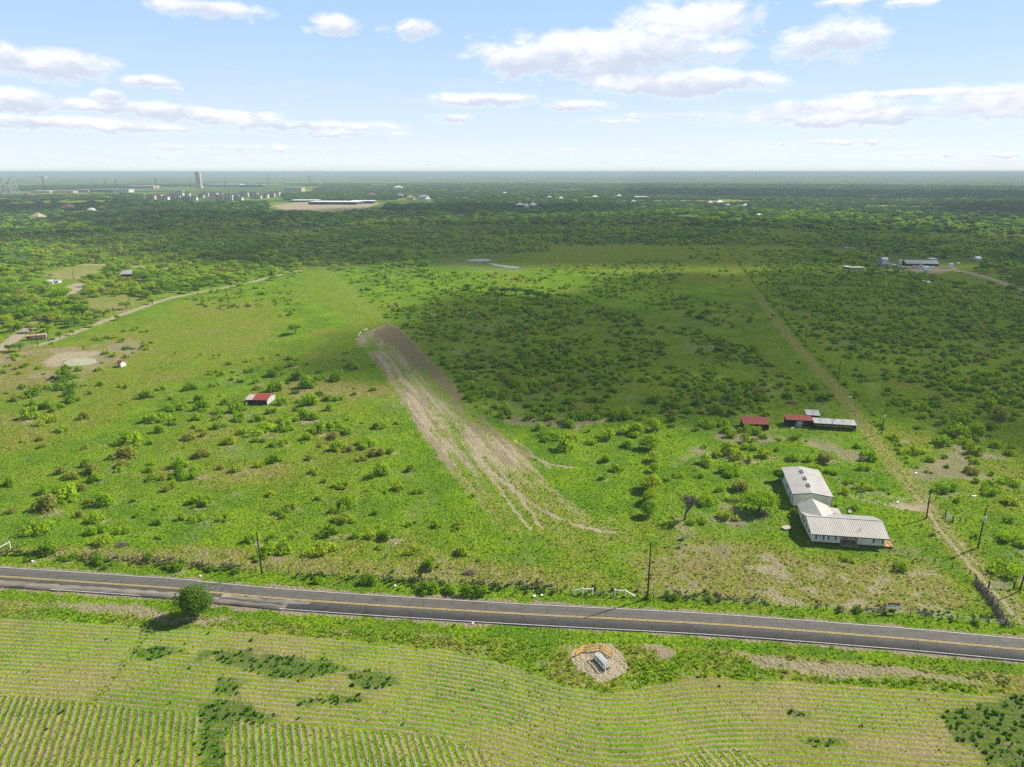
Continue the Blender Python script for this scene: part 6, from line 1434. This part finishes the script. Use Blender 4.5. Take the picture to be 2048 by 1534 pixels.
# ------------------------------------------------------------------ sky with fair-weather clouds
W = bpy.data.worlds.new('World'); S.world = W; W.use_nodes = True; t = NT(W.node_tree)
bg = W.node_tree.nodes['Background']
sky = t.new('ShaderNodeTexSky'); sky.sky_type = 'NISHITA'; sky.sun_disc = False; sky.sun_elevation = math.asin(SUN.z); sky.sun_rotation = math.atan2(SUN.x, SUN.y)
sky.altitude = 200; sky.air_density = 1.0; sky.dust_density = .6; sky.ozone_density = 2.0
tc = t.new('ShaderNodeTexCoord').outputs['Generated']; sx = t.new('ShaderNodeSeparateXYZ'); t.l.new(tc, sx.inputs[0])
az = t.m('ARCTAN2', sx.outputs[0], sx.outputs[1]); el = t.m('ARCSINE', sx.outputs[2])
BL = [(1200, 108, 236, 46, 1.2), (1040, 118, 80, 34, 1.0), (1370, 166, 188, 27, 1.15), (1390, 38, 160, 44, .75), (1670, 80, 105, 40, .8), (1470, 100, 46, 22, .6), (975, 200, 145, 15, .8), (1150, 212, 92, 11, .7), (905, 237, 55, 12, .7), (1640, 212, 150, 15, .8), (1740, 232, 320, 20, .75), (1990, 202, 90, 32, .9), (1900, 184, 190, 8, .7), (1820, 238, 260, 10, .6),
      (95, 128, 108, 30, 1), (15, 105, 30, 20, .7), (35, 202, 60, 24, 1), (215, 193, 30, 14, 1), (298, 164, 52, 13, .8), (350, 175, 18, 5, .5), (240, 213, 130, 14, .9), (350, 224, 90, 16, .9), (470, 237, 110, 16, .85), (110, 246, 170, 14, .75), (60, 240, 60, 8, .7), (290, 258, 170, 10, .6), (600, 252, 200, 12, .7), (700, 268, 150, 8, .55),
      (410, 16, 112, 17, .8), (320, 6, 20, 8, .5), (672, 52, 48, 22, .95), (612, 60, 20, 8, .4), (835, 58, 42, 20, 1), (765, 60, 24, 12, .4), (930, 75, 18, 8, .45), (1690, 4, 60, 9, .8), (1775, 10, 18, 9, .7), (1830, 2, 50, 8, .7), (470, 296, 260, 9, .35), (1190, 243, 130, 6, .5), (1660, 285, 190, 6, .45), (1330, 232, 120, 8, .5), (1000, 165, 22, 4, .4), (1650, 152, 14, 3, .4), (1880, 310, 200, 6, .35), (600, 318, 220, 8, .3), (1150, 300, 200, 6, .25)]
def dirof(u, v):
    a = (u-1024)/F; b = (v-767)/F; y = CP-SP*b; z = -SP-CP*b; r = math.sqrt(a*a+y*y+z*z)
    return math.atan2(a, y), math.asin(z/r)
pv_ = t.new('ShaderNodeCombineXYZ'); t.put(pv_.inputs[0], t.m('MULTIPLY', az, 1.0)); t.put(pv_.inputs[1], t.m('MULTIPLY', el, 1.9)); P_ = pv_.outputs[0]
n1 = t.noise(P_, 14, 7, .64, .3); n2 = t.noise(P_, 42, 5, .6); 
wa = t.m('ADD', az, t.m('MULTIPLY', t.m('SUBTRACT', n1, .5), .035)); we = t.m('ADD', el, t.m('MULTIPLY', t.m('SUBTRACT', n2, .5), .012))
cv_ = t.new('ShaderNodeCombineXYZ'); t.put(cv_.inputs[0], wa); t.put(cv_.inputs[1], we); cv_.inputs[2].default_value = 0
def vm(op, a_, b_=None, c_=None):
    n_ = t.new('ShaderNodeVectorMath', operation=op)
    for i_, q_ in enumerate((a_, b_, c_)):
        if q_ is None: continue
        if isinstance(q_, bpy.types.NodeSocket): t.l.new(q_, n_.inputs[i_])
        else: n_.inputs[i_].default_value = q_
    return n_
Fm = None; acc = None
for u, v, rx, ry, s in BL:
    a0, e0 = dirof(u, v); rx /= F*.92; ry /= F*.90
    d_ = vm('MULTIPLY_ADD', cv_.outputs[0], (1/rx, 1/ry, 0), (-a0/rx, -e0/ry, 0)).outputs[0]
    q = t.m('MULTIPLY_ADD', vm('LENGTH', d_).outputs['Value'], -s, s)
    sc_ = t.new('ShaderNodeVectorMath', operation='SCALE'); t.l.new(vm('ADD', d_, (0, 0, 1)).outputs[0], sc_.inputs[0]); t.l.new(t.m('MAXIMUM', q, 1e-4), sc_.inputs['Scale'])
    if Fm is None: Fm = q; acc = sc_.outputs[0]
    else: Fm = t.m('MAXIMUM', Fm, q); acc = vm('ADD', acc, sc_.outputs[0]).outputs[0]
sp_ = t.new('ShaderNodeSeparateXYZ'); t.l.new(acc, sp_.inputs[0])
hgt = t.m('MAXIMUM', t.m('MINIMUM', t.m('DIVIDE', sp_.outputs[1], sp_.outputs[2]), 1.0), -1.0)
dens = t.m('ADD', Fm, t.m('ADD', t.m('MULTIPLY', t.m('SUBTRACT', n1, .5), 1.45), t.m('MULTIPLY', t.m('SUBTRACT', n2, .5), .7)))
alpha = t.ramp(dens, .04, .54)
# thin veil near the horizon
vl = t.new('ShaderNodeCombineXYZ'); t.put(vl.inputs[0], az); t.put(vl.inputs[1], t.m('MULTIPLY', el, 7.0)); nv = t.noise(vl.outputs[0], 9, 6, .6)
veil = t.m('MULTIPLY', t.ramp(nv, .46, .74), t.m('MULTIPLY', t.ramp(el, .16, .04), .85))
lit = t.ramp(t.m('ADD', hgt, t.m('MULTIPLY', t.m('SUBTRACT', n1, .5), 2.6)), -.45, .50)
lit = t.m('MAXIMUM', lit, t.ramp(dens, .45, .12))
white = (12.2, 12.1, 12.3); grey = (7.7, 8.3, 9.8)
ccol = t.mix(lit, grey, white)
pale = t.mix(t.m('EXPONENT', t.m('MULTIPLY', t.m('MAXIMUM', el, 0.0), -9.0)), (0, 0, 0), (1, 1, 1))
base = t.mix(.88, sky.outputs[0], t.mix(t.m('EXPONENT', t.m('MULTIPLY', t.m('MAXIMUM', el, 0.0), -6.0)), (3.1, 6.5, 11.6), (11.0, 12.0, 12.3)))
base = t.mix(t.ramp(el, .22, .75), base, (1.6, 1.9, 2.5))
col = t.mix(t.m('MULTIPLY', veil, .8), base, t.mix(nv, (8.4, 9.1, 10.4), (10, 10.2, 10.6)))
col = t.mix(t.m('MULTIPLY', alpha, .88), col, ccol)
t.put(bg.inputs['Color'], col); bg.inputs['Strength'].default_value = .055

W.cycles.sampling_method = 'MANUAL'; W.cycles.sample_map_resolution = 256
# ------------------------------------------------------------------ render settings
S.view_settings.view_transform = 'Standard'; S.view_settings.look = 'None'; S.view_settings.exposure = .72; S.view_settings.gamma = 1
S.render.engine = 'CYCLES'
cy = S.cycles; cy.max_bounces = 4; cy.diffuse_bounces = 2; cy.glossy_bounces = 1; cy.transmission_bounces = 3; cy.transparent_max_bounces = 12; cy.volume_bounces = 0
cy.use_adaptive_sampling = True; cy.adaptive_threshold = .01; cy.use_denoising = False
